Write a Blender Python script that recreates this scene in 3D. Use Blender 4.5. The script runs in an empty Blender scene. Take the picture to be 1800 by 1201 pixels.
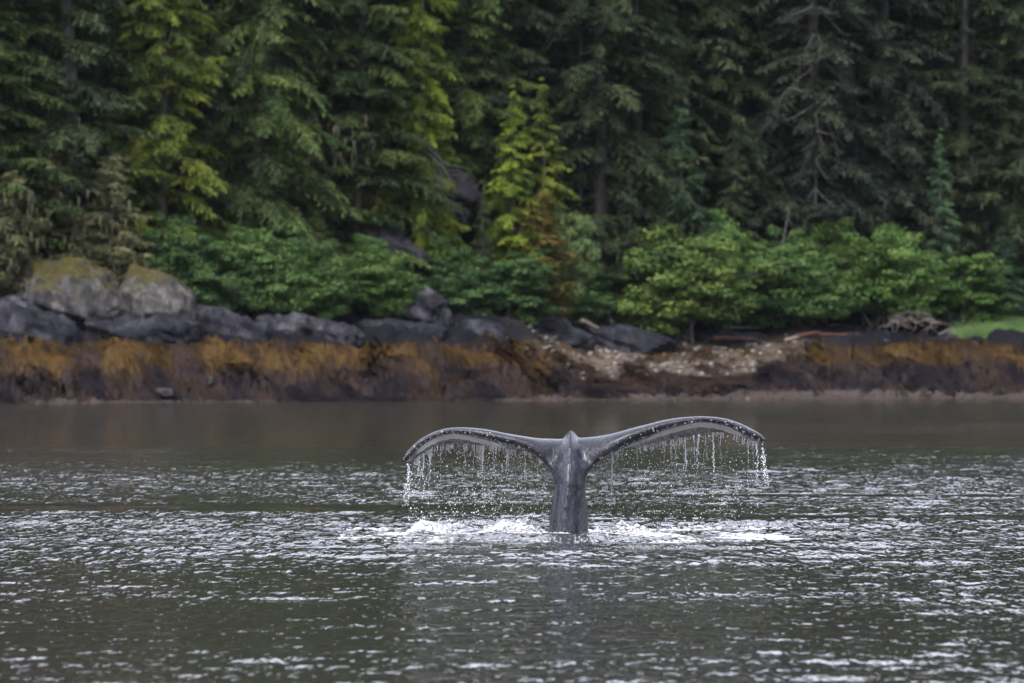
import bpy, bmesh, math, random
import numpy as np
from mathutils import Vector, Matrix

# ------------------------------------------------------------------ scene, camera, sky, sun
scene = bpy.context.scene
COL = scene.collection
F = 11360.0                # focal length in photograph pixels (1800 wide)
CAMZ, HOR = 2.25, 623.0    # eye height above the water, horizon row

cam = bpy.data.cameras.new('camera')
cam.sensor_width = 36.0
cam.lens = F / 1800.0 * 36.0
cam.clip_start, cam.clip_end = 0.5, 8000.0
cam.dof.use_dof = True
cam.dof.focus_distance = 80.0
cam.dof.aperture_fstop = 4.0
cam_o = bpy.data.objects.new('camera', cam); COL.objects.link(cam_o)
cam_o.location = (0, 0, CAMZ)
cam_o.rotation_euler = (math.radians(90) + math.atan((HOR - 600.5) / F), 0, 0)
scene.camera = cam_o

SUN_EL, SUN_AZ = 52.0, 205.0     # the sun stands high behind the camera, to the left
world = bpy.data.worlds.new('World'); scene.world = world; world.use_nodes = True
wn, wl = world.node_tree.nodes, world.node_tree.links
wn.clear()
sky = wn.new('ShaderNodeTexSky'); sky.sky_type = 'NISHITA'; sky.sun_disc = False
sky.sun_elevation = math.radians(SUN_EL); sky.sun_rotation = math.radians(SUN_AZ)
sky.dust_density = 4.0; sky.air_density = 1.0; sky.ozone_density = 1.0
hs = wn.new('ShaderNodeHueSaturation'); hs.inputs['Saturation'].default_value = 0.34
bg = wn.new('ShaderNodeBackground'); bg.inputs['Strength'].default_value = 0.15
wo = wn.new('ShaderNodeOutputWorld')
tint = wn.new('ShaderNodeMix'); tint.data_type = 'RGBA'; tint.blend_type = 'MULTIPLY'; tint.inputs[0].default_value = 1.0
tint.inputs[7].default_value = (1.015, 0.99, 1.07, 1)
wl.new(sky.outputs[0], hs.inputs['Color']); wl.new(hs.outputs[0], tint.inputs[6]); wl.new(tint.outputs[2], bg.inputs[0]); wl.new(bg.outputs[0], wo.inputs[0])

sun = bpy.data.lights.new('sun', 'SUN'); sun.energy = 0.75; sun.angle = math.radians(14)
sun.color = (1.0, 0.95, 0.86)
sun_o = bpy.data.objects.new('sun', sun); COL.objects.link(sun_o)
_az = math.radians(SUN_AZ); _el = math.radians(SUN_EL)
_dir = Vector((math.sin(_az) * math.cos(_el), math.cos(_az) * math.cos(_el), math.sin(_el)))
sun_o.rotation_euler = _dir.to_track_quat('Z', 'Y').to_euler()
sun_o.location = (-60, -60, 120)

scene.view_settings.view_transform = 'Standard'
scene.view_settings.look = 'None'
scene.view_settings.exposure = 1.65
scene.view_settings.gamma = 1.0
cy = scene.cycles
cy.max_bounces = 6; cy.diffuse_bounces = 3; cy.glossy_bounces = 3; cy.transmission_bounces = 3
cy.transparent_max_bounces = 4; cy.caustics_reflective = False; cy.caustics_refractive = False
cy.use_denoising = True
cy.use_adaptive_sampling = True; cy.adaptive_threshold = 0.01

RNG = np.random.default_rng(7)
random.seed(7)

# ------------------------------------------------------------------ helpers
def wx(px, Y): return (px - 900.0) / F * Y
def wz(py, Y): return CAMZ + (HOR - py) / F * Y

_P = np.random.default_rng(3).permutation(512).astype(np.int64)
_G = np.random.default_rng(4).random(512).astype(np.float64) * 2 - 1
def vnoise(x, y, z=0.0):
    x, y, z = np.broadcast_arrays(np.asarray(x, float), np.asarray(y, float), np.asarray(z, float))
    xi, yi, zi = np.floor(x).astype(np.int64), np.floor(y).astype(np.int64), np.floor(z).astype(np.int64)
    fx, fy, fz = x - xi, y - yi, z - zi
    fx, fy, fz = [f * f * f * (f * (f * 6 - 15) + 10) for f in (fx, fy, fz)]
    def h(a, b, c): return _G[(_P[(_P[(_P[a & 511] + b) & 511] + c) & 511])]
    def L(a, b, t): return a + (b - a) * t
    return L(L(L(h(xi, yi, zi), h(xi + 1, yi, zi), fx), L(h(xi, yi + 1, zi), h(xi + 1, yi + 1, zi), fx), fy),
             L(L(h(xi, yi, zi + 1), h(xi + 1, yi, zi + 1), fx), L(h(xi, yi + 1, zi + 1), h(xi + 1, yi + 1, zi + 1), fx), fy), fz)
def fbm(x, y, z=0.0, o=4, g=0.5):
    s, a, t = 0.0, 1.0, 0.0
    for i in range(o):
        k = 2.03 ** i
        s = s + a * vnoise(np.asarray(x) * k + 17.3 * i, np.asarray(y) * k + 5.1 * i, np.asarray(z) * k + 3.7 * i)
        t += a; a *= g
    return s / t
def ridged(x, y, z=0.0, o=4): return 1 - 2 * np.abs(fbm(x, y, z, o))
def sstep(a, b, x):
    t = np.clip((np.asarray(x, float) - a) / (b - a), 0, 1)
    return t * t * (3 - 2 * t)

def mesh_np(name, V, Fq, smooth=True, attrs=None):
    """V (n,3), Fq (m,k): one mesh from arrays"""
    V = np.asarray(V, np.float32); Fq = np.asarray(Fq, np.int32)
    me = bpy.data.meshes.new(name)
    me.vertices.add(len(V)); me.vertices.foreach_set('co', V.ravel())
    k = Fq.shape[1]
    me.loops.add(Fq.size); me.loops.foreach_set('vertex_index', Fq.ravel())
    me.polygons.add(len(Fq)); me.polygons.foreach_set('loop_start', np.arange(0, Fq.size, k, dtype=np.int32))
    if smooth: me.polygons.foreach_set('use_smooth', np.ones(len(Fq), bool))
    for an, av in (attrs or {}).items():
        a = me.attributes.new(an, 'FLOAT', 'POINT'); a.data.foreach_set('value', np.asarray(av, np.float32))
    me.update(calc_edges=True); me.validate()
    return me
def obj(name, me, mat=None, parent=None, loc=None):
    o = bpy.data.objects.new(name, me); COL.objects.link(o)
    if mat is not None and me is not None and len(me.materials) == 0: me.materials.append(mat)
    if parent is not None: o.parent = parent
    if loc is not None: o.location = loc
    return o
def tag(o, label=None, cat=None, group=None, kind=None):
    if label: o['label'] = label
    if cat: o['category'] = cat
    if group: o['group'] = group
    if kind: o['kind'] = kind
    return o
def empty(name, loc, rz=0.0, sc=1.0):
    e = bpy.data.objects.new(name, None); COL.objects.link(e)
    e.location = loc; e.rotation_euler = (0, 0, rz); e.scale = (sc, sc, sc) if np.isscalar(sc) else sc
    return e
def grid_faces(nr, nc):
    i = np.arange(nr - 1)[:, None] * nc + np.arange(nc - 1)[None, :]
    return np.stack([i, i + 1, i + nc + 1, i + nc], -1).reshape(-1, 4)

def tube_arrays(pts, rad, n=6):
    """tapered tube along a polyline -> V, F(quads)"""
    P = np.asarray(pts, float); R = np.asarray(rad, float)
    T = np.gradient(P, axis=0); T /= np.linalg.norm(T, axis=1)[:, None] + 1e-9
    ref = np.where(np.abs(T[:, 2:3]) > 0.9, np.array([[1.0, 0, 0]]), np.array([[0, 0, 1.0]]))
    U = np.cross(T, ref); U /= np.linalg.norm(U, axis=1)[:, None] + 1e-9
    W = np.cross(T, U)
    a = np.arange(n) * 2 * math.pi / n
    V = P[:, None] + R[:, None, None] * (np.cos(a)[None, :, None] * U[:, None] + np.sin(a)[None, :, None] * W[:, None])
    m = len(P); fs = []
    i = np.arange(m - 1)[:, None] * n; j = np.arange(n)[None, :]; j2 = (j + 1) % n
    Fq = np.stack([i + j, i + j2, i + n + j2, i + n + j], -1).reshape(-1, 4)
    return V.reshape(-1, 3), Fq
class Acc:
    def __init__(s): s.V, s.F, s.n, s.A = [], [], 0, []
    def add(s, V, Fq, a=None):
        s.V.append(np.asarray(V)); s.F.append(np.asarray(Fq) + s.n); s.n += len(V)
        if a is not None: s.A.append(np.broadcast_to(a, (len(V),)))
    def mesh(s, name, attr=None, smooth=True):
        return mesh_np(name, np.concatenate(s.V), np.concatenate(s.F), smooth,
                       {attr: np.concatenate(s.A)} if attr else None)

# ------------------------------------------------------------------ materials
def new_mat(name):
    m = bpy.data.materials.new(name); m.use_nodes = True
    n, l = m.node_tree.nodes, m.node_tree.links
    return m, n, l, n['Principled BSDF'], n['Material Output']
def ramp(n, stops, interp='LINEAR'):
    r = n.new('ShaderNodeValToRGB'); cr = r.color_ramp; cr.interpolation = interp
    while len(cr.elements) < len(stops): cr.elements.new(0.5)
    for e, (p, c) in zip(cr.elements, stops):
        e.position = p; e.color = (*c, 1) if len(c) == 3 else c
    return r
def tex_noise(n, l, scale, detail=4, rough=0.55, vec=None, dist=0.0):
    t = n.new('ShaderNodeTexNoise'); t.inputs['Scale'].default_value = scale
    t.inputs['Detail'].default_value = detail; t.inputs['Roughness'].default_value = rough
    t.inputs['Distortion'].default_value = dist
    if vec is not None: l.new(vec, t.inputs['Vector'])
    return t
def mapping(n, l, src, scale):
    mp = n.new('ShaderNodeMapping'); mp.inputs['Scale'].default_value = scale
    l.new(src, mp.inputs['Vector']); return mp.outputs[0]
def attr(n, name):
    a = n.new('ShaderNodeAttribute'); a.attribute_name = name; return a
def mixc(n, l, fac, a, b, mode='MIX'):
    m = n.new('ShaderNodeMix'); m.data_type = 'RGBA'; m.blend_type = mode
    for s, i in ((fac, 0), (a, 6), (b, 7)):
        if hasattr(s, 'links') or hasattr(s, 'is_output'): l.new(s, m.inputs[i])
        else: m.inputs[i].default_value = s if i == 0 else (*s, 1)
    return m.outputs[2]
def bump(n, l, h, strength, dist, normal=None):
    b = n.new('ShaderNodeBump'); b.inputs['Strength'].default_value = strength; b.inputs['Distance'].default_value = dist
    l.new(h, b.inputs['Height'])
    if normal is not None: l.new(normal, b.inputs['Normal'])
    return b.outputs[0]

def leaf_mat(name, c0, c1, c2, transl=0.3):
    """needle / leaf colour: varies per spray ('tint'), per bough (noise) and per tree"""
    m, n, l, b, out = new_mat(name)
    a = attr(n, 'tint')
    tc = n.new('ShaderNodeTexCoord')
    nz = tex_noise(n, l, 0.55, 2, 0.5, tc.outputs['Object'])
    oi = n.new('ShaderNodeObjectInfo')
    s = n.new('ShaderNodeMath'); s.operation = 'MULTIPLY_ADD'
    l.new(nz.outputs[0], s.inputs[0]); s.inputs[1].default_value = 1.1
    k = n.new('ShaderNodeMath'); k.operation = 'MULTIPLY_ADD'; l.new(a.outputs['Fac'], k.inputs[0]); k.inputs[1].default_value = 0.75; k.inputs[2].default_value = -0.42
    l.new(k.outputs[0], s.inputs[2])
    r = ramp(n, [(0.12, c0), (0.5, c1), (0.88, c2)]); l.new(s.outputs[0], r.inputs[0])
    hsv = n.new('ShaderNodeHueSaturation'); l.new(r.outputs[0], hsv.inputs['Color'])
    v = n.new('ShaderNodeMapRange'); v.inputs[3].default_value = 0.85; v.inputs[4].default_value = 1.15
    l.new(oi.outputs['Random'], v.inputs[0]); l.new(v.outputs[0], hsv.inputs['Value'])
    l.new(hsv.outputs[0], b.inputs['Base Color'])
    b.inputs['Roughness'].default_value = 0.6; b.inputs['Specular IOR Level'].default_value = 0.14
    tr = n.new('ShaderNodeBsdfTranslucent'); l.new(hsv.outputs[0], tr.inputs[0])
    mx = n.new('ShaderNodeMixShader'); mx.inputs[0].default_value = transl
    l.new(b.outputs[0], mx.inputs[1]); l.new(tr.outputs[0], mx.inputs[2]); l.new(mx.outputs[0], out.inputs[0])
    return m
M = {}
M['hemlock_bright'] = leaf_mat('hemlock_bright', (0.030, 0.050, 0.012), (0.080, 0.115, 0.021), (0.17, 0.20, 0.030))
M['hemlock_lime'] = leaf_mat('hemlock_lime', (0.034, 0.058, 0.010), (0.100, 0.150, 0.020), (0.21, 0.255, 0.032))
M['spruce_mid'] = leaf_mat('spruce_mid', (0.020, 0.036, 0.014), (0.048, 0.077, 0.024), (0.092, 0.128, 0.036))
M['spruce_dark'] = leaf_mat('spruce_dark', (0.018, 0.028, 0.018), (0.036, 0.054, 0.026), (0.065, 0.088, 0.036))
M['spruce_olive'] = leaf_mat('spruce_olive', (0.015, 0.023, 0.013), (0.031, 0.046, 0.022), (0.056, 0.074, 0.031))
M['spruce_brown'] = leaf_mat('spruce_brown', (0.011, 0.0165, 0.012), (0.023, 0.032, 0.021), (0.042, 0.051, 0.031), 0.15)
M['spruce_pale'] = leaf_mat('spruce_pale', (0.045, 0.050, 0.024), (0.105, 0.115, 0.052), (0.19, 0.19, 0.095))
M['spruce_teal'] = leaf_mat('spruce_teal', (0.018, 0.036, 0.022), (0.042, 0.080, 0.042), (0.080, 0.135, 0.062))
M['spruce_rust'] = leaf_mat('spruce_rust', (0.040, 0.036, 0.012), (0.085, 0.068, 0.018), (0.14, 0.105, 0.026))
M['alder_green'] = leaf_mat('alder_green', (0.028, 0.060, 0.018), (0.062, 0.120, 0.034), (0.108, 0.18, 0.052))
M['alder_bright'] = leaf_mat('alder_bright', (0.028, 0.060, 0.017), (0.066, 0.126, 0.031), (0.115, 0.19, 0.048))
M['alder_yellow'] = leaf_mat('alder_yellow', (0.030, 0.055, 0.016), (0.070, 0.115, 0.027), (0.125, 0.17, 0.040))
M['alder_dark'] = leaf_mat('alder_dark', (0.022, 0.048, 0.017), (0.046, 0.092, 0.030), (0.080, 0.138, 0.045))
M['alder_sage'] = leaf_mat('alder_sage', (0.040, 0.070, 0.026), (0.085, 0.130, 0.048), (0.14, 0.19, 0.07))
M['lichen'] = leaf_mat('lichen', (0.06, 0.06, 0.035), (0.10, 0.10, 0.06), (0.16, 0.155, 0.095))
M['far_forest'] = leaf_mat('far_forest', (0.018, 0.026, 0.014), (0.034, 0.044, 0.021), (0.06, 0.07, 0.03))
M['grass'] = leaf_mat('grass', (0.06, 0.11, 0.035), (0.11, 0.19, 0.06), (0.17, 0.25, 0.09))

def wood_mat(name, c0, c1, scale=6):
    m, n, l, b, out = new_mat(name)
    tc = n.new('ShaderNodeTexCoord')
    v = mapping(n, l, tc.outputs['Object'], (1.5, 1.5, 0.25))
    t = tex_noise(n, l, scale, 5, 0.6, v)
    r = ramp(n, [(0.3, c0), (0.7, c1)]); l.new(t.outputs[0], r.inputs[0]); l.new(r.outputs[0], b.inputs['Base Color'])
    b.inputs['Roughness'].default_value = 0.85
    l.new(bump(n, l, t.outputs[0], 0.6, 0.05), b.inputs['Normal'])
    return m
M['bark'] = wood_mat('bark', (0.025, 0.023, 0.022), (0.075, 0.068, 0.065))
M['bark_dark'] = wood_mat('bark_dark', (0.012, 0.011, 0.010), (0.03, 0.027, 0.025))
M['deadwood'] = wood_mat('deadwood', (0.035, 0.032, 0.031), (0.075, 0.070, 0.069))
M['driftwood'] = wood_mat('driftwood', (0.075, 0.064, 0.057), (0.17, 0.15, 0.135))
M['redwood'] = wood_mat('redwood', (0.045, 0.018, 0.011), (0.095, 0.036, 0.018))
M['paledrift'] = wood_mat('paledrift', (0.09, 0.072, 0.055), (0.16, 0.13, 0.105))

def rock_mat(name, dark, mid, light, moss=None, moss_amt=0.0, streak=(0.9, 0.9, 0.28)):
    m, n, l, b, out = new_mat(name)
    tc = n.new('ShaderNodeTexCoord'); geo = n.new('ShaderNodeNewGeometry')
    v = mapping(n, l, geo.outputs['Position'], streak)
    t1 = tex_noise(n, l, 1.6, 6, 0.62, v, 0.6)
    t2 = tex_noise(n, l, 9.0, 4, 0.6, geo.outputs['Position'])
    ad = n.new('ShaderNodeMath'); ad.operation = 'MULTIPLY_ADD'; l.new(t2.outputs[0], ad.inputs[0]); ad.inputs[1].default_value = 0.35
    l.new(t1.outputs[0], ad.inputs[2])
    r = ramp(n, [(0.48, dark), (0.66, mid), (0.86, light)]); l.new(ad.outputs[0], r.inputs[0])
    col = r.outputs[0]
    if moss:
        sep = n.new('ShaderNodeSeparateXYZ'); l.new(geo.outputs['Normal'], sep.inputs[0])
        t3 = tex_noise(n, l, 1.1, 5, 0.65, geo.outputs['Position'])
        a2 = n.new('ShaderNodeMath'); a2.operation = 'MULTIPLY_ADD'; l.new(sep.outputs[2], a2.inputs[0]); a2.inputs[1].default_value = 0.55; l.new(t3.outputs[0], a2.inputs[2])
        sp = n.new('ShaderNodeSeparateXYZ'); l.new(geo.outputs['Position'], sp.inputs[0])
        hz = n.new('ShaderNodeMapRange'); hz.inputs[1].default_value = 4.4; hz.inputs[2].default_value = 6.0; hz.inputs[3].default_value = -0.35; hz.inputs[4].default_value = 0.12
        l.new(sp.outputs[2], hz.inputs[0])
        a3 = n.new('ShaderNodeMath'); a3.operation = 'ADD'; l.new(a2.outputs[0], a3.inputs[0]); l.new(hz.outputs[0], a3.inputs[1])
        hm = n.new('ShaderNodeMath'); hm.operation = 'ADD'; l.new(a3.outputs[0], hm.inputs[0]); hm.inputs[1].default_value = moss_amt - 0.8
        mr = ramp(n, [(0.06, (0, 0, 0)), (0.30, (1, 1, 1))]); l.new(hm.outputs[0], mr.inputs[0])
        mcol = ramp(n, [(0.35, (0.016, 0.018, 0.007)), (0.55, (0.042, 0.036, 0.009)), (0.7, (0.080, 0.064, 0.011))]); l.new(t2.outputs[0], mcol.inputs[0])
        col = mixc(n, l, mr.outputs[0], col, mcol.outputs[0])
    l.new(col, b.inputs['Base Color'])
    b.inputs['Roughness'].default_value = 0.7; b.inputs['Specular IOR Level'].default_value = 0.14
    l.new(bump(n, l, ad.outputs[0], 0.9, 0.18), b.inputs['Normal'])
    return m
M['rock_black'] = rock_mat('rock_black', (0.004, 0.0046, 0.0068), (0.0095, 0.0102, 0.0145), (0.036, 0.037, 0.046))
M['rock_slate'] = rock_mat('rock_slate', (0.005, 0.0055, 0.008), (0.0135, 0.014, 0.019), (0.058, 0.058, 0.066))
M['rock_pale'] = rock_mat('rock_pale', (0.008, 0.008, 0.010), (0.027, 0.0265, 0.027), (0.080, 0.078, 0.075), moss=True, moss_amt=0.15)
M['rock_grey'] = rock_mat('rock_grey', (0.011, 0.011, 0.012), (0.034, 0.033, 0.032), (0.095, 0.092, 0.086), moss=True, moss_amt=0.07, streak=(1.1, 1.1, 0.22))
M['rock_cliff'] = rock_mat('rock_cliff', (0.006, 0.006, 0.008), (0.014, 0.014, 0.017), (0.034, 0.033, 0.036))

def stone_mat():
    m, n, l, b, out = new_mat('beach_stone')
    oi = n.new('ShaderNodeObjectInfo'); geo = n.new('ShaderNodeNewGeometry')
    r = ramp(n, [(0.0, (0.03, 0.03, 0.036)), (0.3, (0.055, 0.053, 0.054)), (0.6, (0.13, 0.118, 0.097)), (1.0, (0.23, 0.212, 0.178))])
    l.new(oi.outputs['Random'], r.inputs[0])
    t = tex_noise(n, l, 7, 4, 0.6, geo.outputs['Position'])
    r2 = ramp(n, [(0.3, (0.55, 0.55, 0.55)), (0.7, (1.1, 1.1, 1.1))]); l.new(t.outputs[0], r2.inputs[0])
    l.new(mixc(n, l, 1.0, r.outputs[0], r2.outputs[0], 'MULTIPLY'), b.inputs['Base Color']); b.inputs['Roughness'].default_value = 0.7
    l.new(bump(n, l, t.outputs[0], 0.5, 0.05), b.inputs['Normal'])
    return m
M['stone'] = stone_mat()
M['shingle'] = rock_mat('shingle', (0.012, 0.009, 0.008), (0.034, 0.025, 0.020), (0.085, 0.068, 0.056), streak=(1.5, 1.5, 1.5))

def ground_mat():
    """shore ground: the tidal zones are pigment: bare pebbles, dark weed-stained rock, weathered rock, forest floor"""
    m, n, l, b, out = new_mat('shore_ground')
    z = attr(n, 'zone'); p = attr(n, 'pebble'); geo = n.new('ShaderNodeNewGeometry')
    t = tex_noise(n, l, 3.0, 6, 0.65, geo.outputs['Position'])
    t2 = tex_noise(n, l, 14.0, 3, 0.6, geo.outputs['Position'])
    ad = n.new('ShaderNodeMath'); ad.operation = 'MULTIPLY_ADD'; l.new(t.outputs[0], ad.inputs[0]); ad.inputs[1].default_value = 0.10
    l.new(z.outputs['Fac'], ad.inputs[2])
    sub = n.new('ShaderNodeMath'); sub.operation = 'SUBTRACT'; l.new(ad.outputs[0], sub.inputs[0]); sub.inputs[1].default_value = 0.05
    # zone = height / 10
    r = ramp(n, [(0.0, (0.045, 0.036, 0.033)), (0.014, (0.060, 0.048, 0.044)), (0.035, (0.012, 0.009, 0.0095)), (0.15, (0.0045, 0.0036, 0.0045)), (0.20, (0.014, 0.008, 0.004)),
                 (0.25, (0.016, 0.009, 0.004)), (0.285, (0.006, 0.0064, 0.009)), (0.42, (0.0055, 0.006, 0.008)), (0.5, (0.014, 0.015, 0.010)), (1.0, (0.010, 0.013, 0.007))])
    l.new(sub.outputs[0], r.inputs[0])
    pr = ramp(n, [(0.3, (0.024, 0.019, 0.015)), (0.5, (0.076, 0.060, 0.043)), (0.72, (0.14, 0.118, 0.09))]); l.new(t2.outputs[0], pr.inputs[0])
    col = mixc(n, l, p.outputs['Fac'], r.outputs[0], pr.outputs[0])
    l.new(col, b.inputs['Base Color']); b.inputs['Roughness'].default_value = 0.8; b.inputs['Specular IOR Level'].default_value = 0.08
    l.new(bump(n, l, t2.outputs[0], 0.8, 0.10), b.inputs['Normal'])
    return m
M['ground'] = ground_mat()

def weed_mat():
    m, n, l, b, out = new_mat('seaweed')
    a = attr(n, 'tint')
    r = ramp(n, [(0.0, (0.004, 0.0034, 0.0048)), (0.25, (0.009, 0.0070, 0.0088)), (0.48, (0.028, 0.019, 0.0165)), (0.60, (0.012, 0.0074, 0.004)), (0.80, (0.026, 0.0155, 0.0055)), (1.0, (0.054, 0.032, 0.0095))])
    l.new(a.outputs['Fac'], r.inputs[0]); l.new(r.outputs[0], b.inputs['Base Color'])
    b.inputs['Roughness'].default_value = 0.55; b.inputs['Specular IOR Level'].default_value = 0.06
    return m
M['weed'] = weed_mat()

def water_mat():
    m, n, l, b, out = new_mat('sea_water')
    geo = n.new('ShaderNodeNewGeometry')
    b.inputs['Base Color'].default_value = (0.032, 0.031, 0.029, 1)
    b.inputs['IOR'].default_value = 1.333; b.inputs['Roughness'].default_value = 0.035
    am = attr(n, 'ripple')
    t1 = tex_noise(n, l, 14.0, 2, 0.45, mapping(n, l, geo.outputs['Position'], (1.0, 0.19, 1.0)), 0.4)
    t2 = tex_noise(n, l, 0.9, 3, 0.5, mapping(n, l, geo.outputs['Position'], (0.25, 1.0, 1.0)))
    mu = n.new('ShaderNodeMath'); mu.operation = 'MULTIPLY'; l.new(t1.outputs[0], mu.inputs[0]); l.new(am.outputs['Fac'], mu.inputs[1])
    t3 = tex_noise(n, l, 6.0, 1, 0.4, mapping(n, l, geo.outputs['Position'], (1.0, 0.16, 1.0)), 0.3)
    m3 = n.new('ShaderNodeMath'); m3.operation = 'MULTIPLY'; l.new(t3.outputs[0], m3.inputs[0]); l.new(am.outputs['Fac'], m3.inputs[1])
    n0 = bump(n, l, m3.outputs[0], 1.0, 0.060)
    n1 = bump(n, l, mu.outputs[0], 1.0, 0.034, n0)
    n2 = bump(n, l, t2.outputs[0], 1.0, 0.006, n1)
    l.new(n2, b.inputs['Normal'])
    return m
M['water'] = water_mat()

def white_water_mat(name, rough, trans, g=1.0):
    m, n, l, b, out = new_mat(name)
    b.inputs['Base Color'].default_value = (0.62 * g, 0.64 * g, 0.67 * g, 1); b.inputs['Roughness'].default_value = rough
    b.inputs['IOR'].default_value = 1.33; b.inputs['Transmission Weight'].default_value = trans
    return m
M['drops'] = white_water_mat('falling_water', 0.12, 0.10, 1.32)
M['foam'] = white_water_mat('foam', 0.6, 0.0, 0.72)

def skin_mat():
    m, n, l, b, out = new_mat('whale_skin')
    tc = n.new('ShaderNodeTexCoord'); P = tc.outputs['Object']
    w, e = attr(n, 'white'), attr(n, 'edge')
    t0 = tex_noise(n, l, 5, 5, 0.6, mapping(n, l, P, (1, 1, 0.5)))
    base = ramp(n, [(0.3, (0.004, 0.0045, 0.008)), (0.55, (0.009, 0.010, 0.017)), (0.8, (0.026, 0.029, 0.043))]); l.new(t0.outputs[0], base.inputs[0])
    tw = tex_noise(n, l, 16, 5, 0.7, mapping(n, l, P, (0.5, 1, 1.4)))
    a1 = n.new('ShaderNodeMath'); a1.operation = 'MULTIPLY_ADD'; l.new(w.outputs['Fac'], a1.inputs[0]); a1.inputs[1].default_value = 1.0; 
    k1 = n.new('ShaderNodeMath'); k1.operation = 'MULTIPLY_ADD'; l.new(tw.outputs[0], k1.inputs[0]); k1.inputs[1].default_value = 0.9; k1.inputs[2].default_value = -0.62
    l.new(k1.outputs[0], a1.inputs[2])
    wr = ramp(n, [(0.15, (0, 0, 0)), (0.30, (0.07,) * 3), (0.56, (0.20,) * 3), (0.64, (1, 1, 1))]); l.new(a1.outputs[0], wr.inputs[0])
    c = mixc(n, l, wr.outputs[0], base.outputs[0], (0.80, 0.81, 0.77))
    stk = attr(n, 'stock')
    ts = tex_noise(n, l, 14, 4, 0.65, mapping(n, l, P, (1.3, 0.6, 0.42)), 0.8)
    tsr = ramp(n, [(0.44, (0, 0, 0)), (0.62, (0.55, 0.55, 0.55))]); l.new(ts.outputs[0], tsr.inputs[0])
    sf = n.new('ShaderNodeMath'); sf.operation = 'MULTIPLY'; l.new(tsr.outputs[0], sf.inputs[0]); l.new(stk.outputs['Fac'], sf.inputs[1]); sf.use_clamp = True
    c = mixc(n, l, sf.outputs[0], c, (0.042, 0.048, 0.076))  # pale streaks paint the sky's sheen on the wet tail stock into the colour
    te = tex_noise(n, l, 38, 3, 0.6, mapping(n, l, P, (1, 1, 0.7)))
    a2 = n.new('ShaderNodeMath'); a2.operation = 'MULTIPLY_ADD'; l.new(e.outputs['Fac'], a2.inputs[0]); a2.inputs[1].default_value = 0.36; l.new(te.outputs[0], a2.inputs[2])
    er = ramp(n, [(0.93, (0, 0, 0)), (0.98, (1, 1, 1))]); l.new(a2.outputs[0], er.inputs[0])
    c = mixc(n, l, er.outputs[0], c, (0.50, 0.50, 0.50))
    l.new(c, b.inputs['Base Color'])
    b.inputs['Roughness'].default_value = 0.16; b.inputs['Specular IOR Level'].default_value = 0.36
    b.inputs['Coat Weight'].default_value = 0.4; b.inputs['Coat Roughness'].default_value = 0.06; b.inputs['Coat IOR'].default_value = 1.33
    tb = tex_noise(n, l, 26, 4, 0.6, mapping(n, l, P, (1.6, 1, 0.55)))
    n1 = bump(n, l, tb.outputs[0], 0.8, 0.030)
    n2 = bump(n, l, t0.outputs[0], 0.7, 0.08, n1)
    l.new(n2, b.inputs['Normal'])
    return m
M['skin'] = skin_mat()
m, n, l, b, out = new_mat('barnacle_shell'); b.inputs['Base Color'].default_value = (0.26, 0.26, 0.25, 1); b.inputs['Roughness'].default_value = 0.6
M['barnacle'] = m

# ------------------------------------------------------------------ the shore and the hillside behind it
def shore_y(x): return 314.5 + 0.74 * np.clip(x, -60, 80) + 0.8 * fbm(np.asarray(x) * 0.12, 3.3, 0, 3)
def beachness(x): return sstep(-1.0, 4.5, x) * (1 - sstep(12.5, 18.0, x))
def shore_z(x, Y):
    x = np.asarray(x, float); Y = np.asarray(Y, float)
    d = Y - shore_y(x)
    ledge = np.interp(d, [-40, -3, 0, .8, 2.4, 4.4, 6.5, 8.5, 10, 13, 17, 24, 70, 140, 400], [-8, -1, 0, .18, 1.15, 1.9, 2.75, 3.2, 3.5, 3.9, 5.2, 11, 46, 60, 70])
    beach = np.interp(d, [-40, -3, 0, 2.4, 5.5, 8, 11, 14, 17, 19, 24, 70, 140, 400], [-8, -.5, 0, .32, 1.0, 1.6, 2.35, 2.9, 3.5, 4.4, 8.6, 45, 60, 70])
    flat = np.interp(d, [-40, -3, 0, 3.6, 5.4, 7.5, 9.5, 11.5, 14, 17, 24, 70, 140, 400], [-8, -.4, 0, .42, 1.3, 2.0, 2.75, 3.1, 3.6, 4.2, 8.0, 44, 60, 70])
    bw = beachness(x); fw = sstep(10.5, 15.5, x)
    z = ledge * (1 - bw) * (1 - fw) + beach * bw * (1 - fw) + flat * fw
    inter = sstep(0.1, 1.2, d) * (1 - sstep(12, 18, d))
    bumps = 0.85 * fbm(x * 0.38, Y * 0.40, 0, 4) + 0.22 * ridged(x * 0.9 + 0.4 * Y, Y * 0.35, 0, 3) - 0.42 * sstep(0.62, 0.95, ridged(x * 0.42, Y * 0.55, 3, 3)) + 0.14 * fbm(x * 1.9, Y * 1.9, 2, 2)
    z = z + inter * bumps * (1 - 0.7 * bw) * np.where(z > 0, 1, 0)
    z = z + sstep(14, 26, d) * (1.6 * fbm(x * 0.12, Y * 0.12, 0, 3))
    return z
def pebble_w(x, Y):
    d = Y - shore_y(x)
    return beachness(x) * sstep(5.6, 8.0, d + 3.2 * fbm(np.asarray(x) * 0.35, Y * 0.35, 0, 4)) * (1 - sstep(12.0, 14.5, d)) * (0.35 + 0.65 * sstep(-0.25, 0.2, fbm(np.asarray(x) * 0.8, Y * 0.5, 6, 3)))

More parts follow.
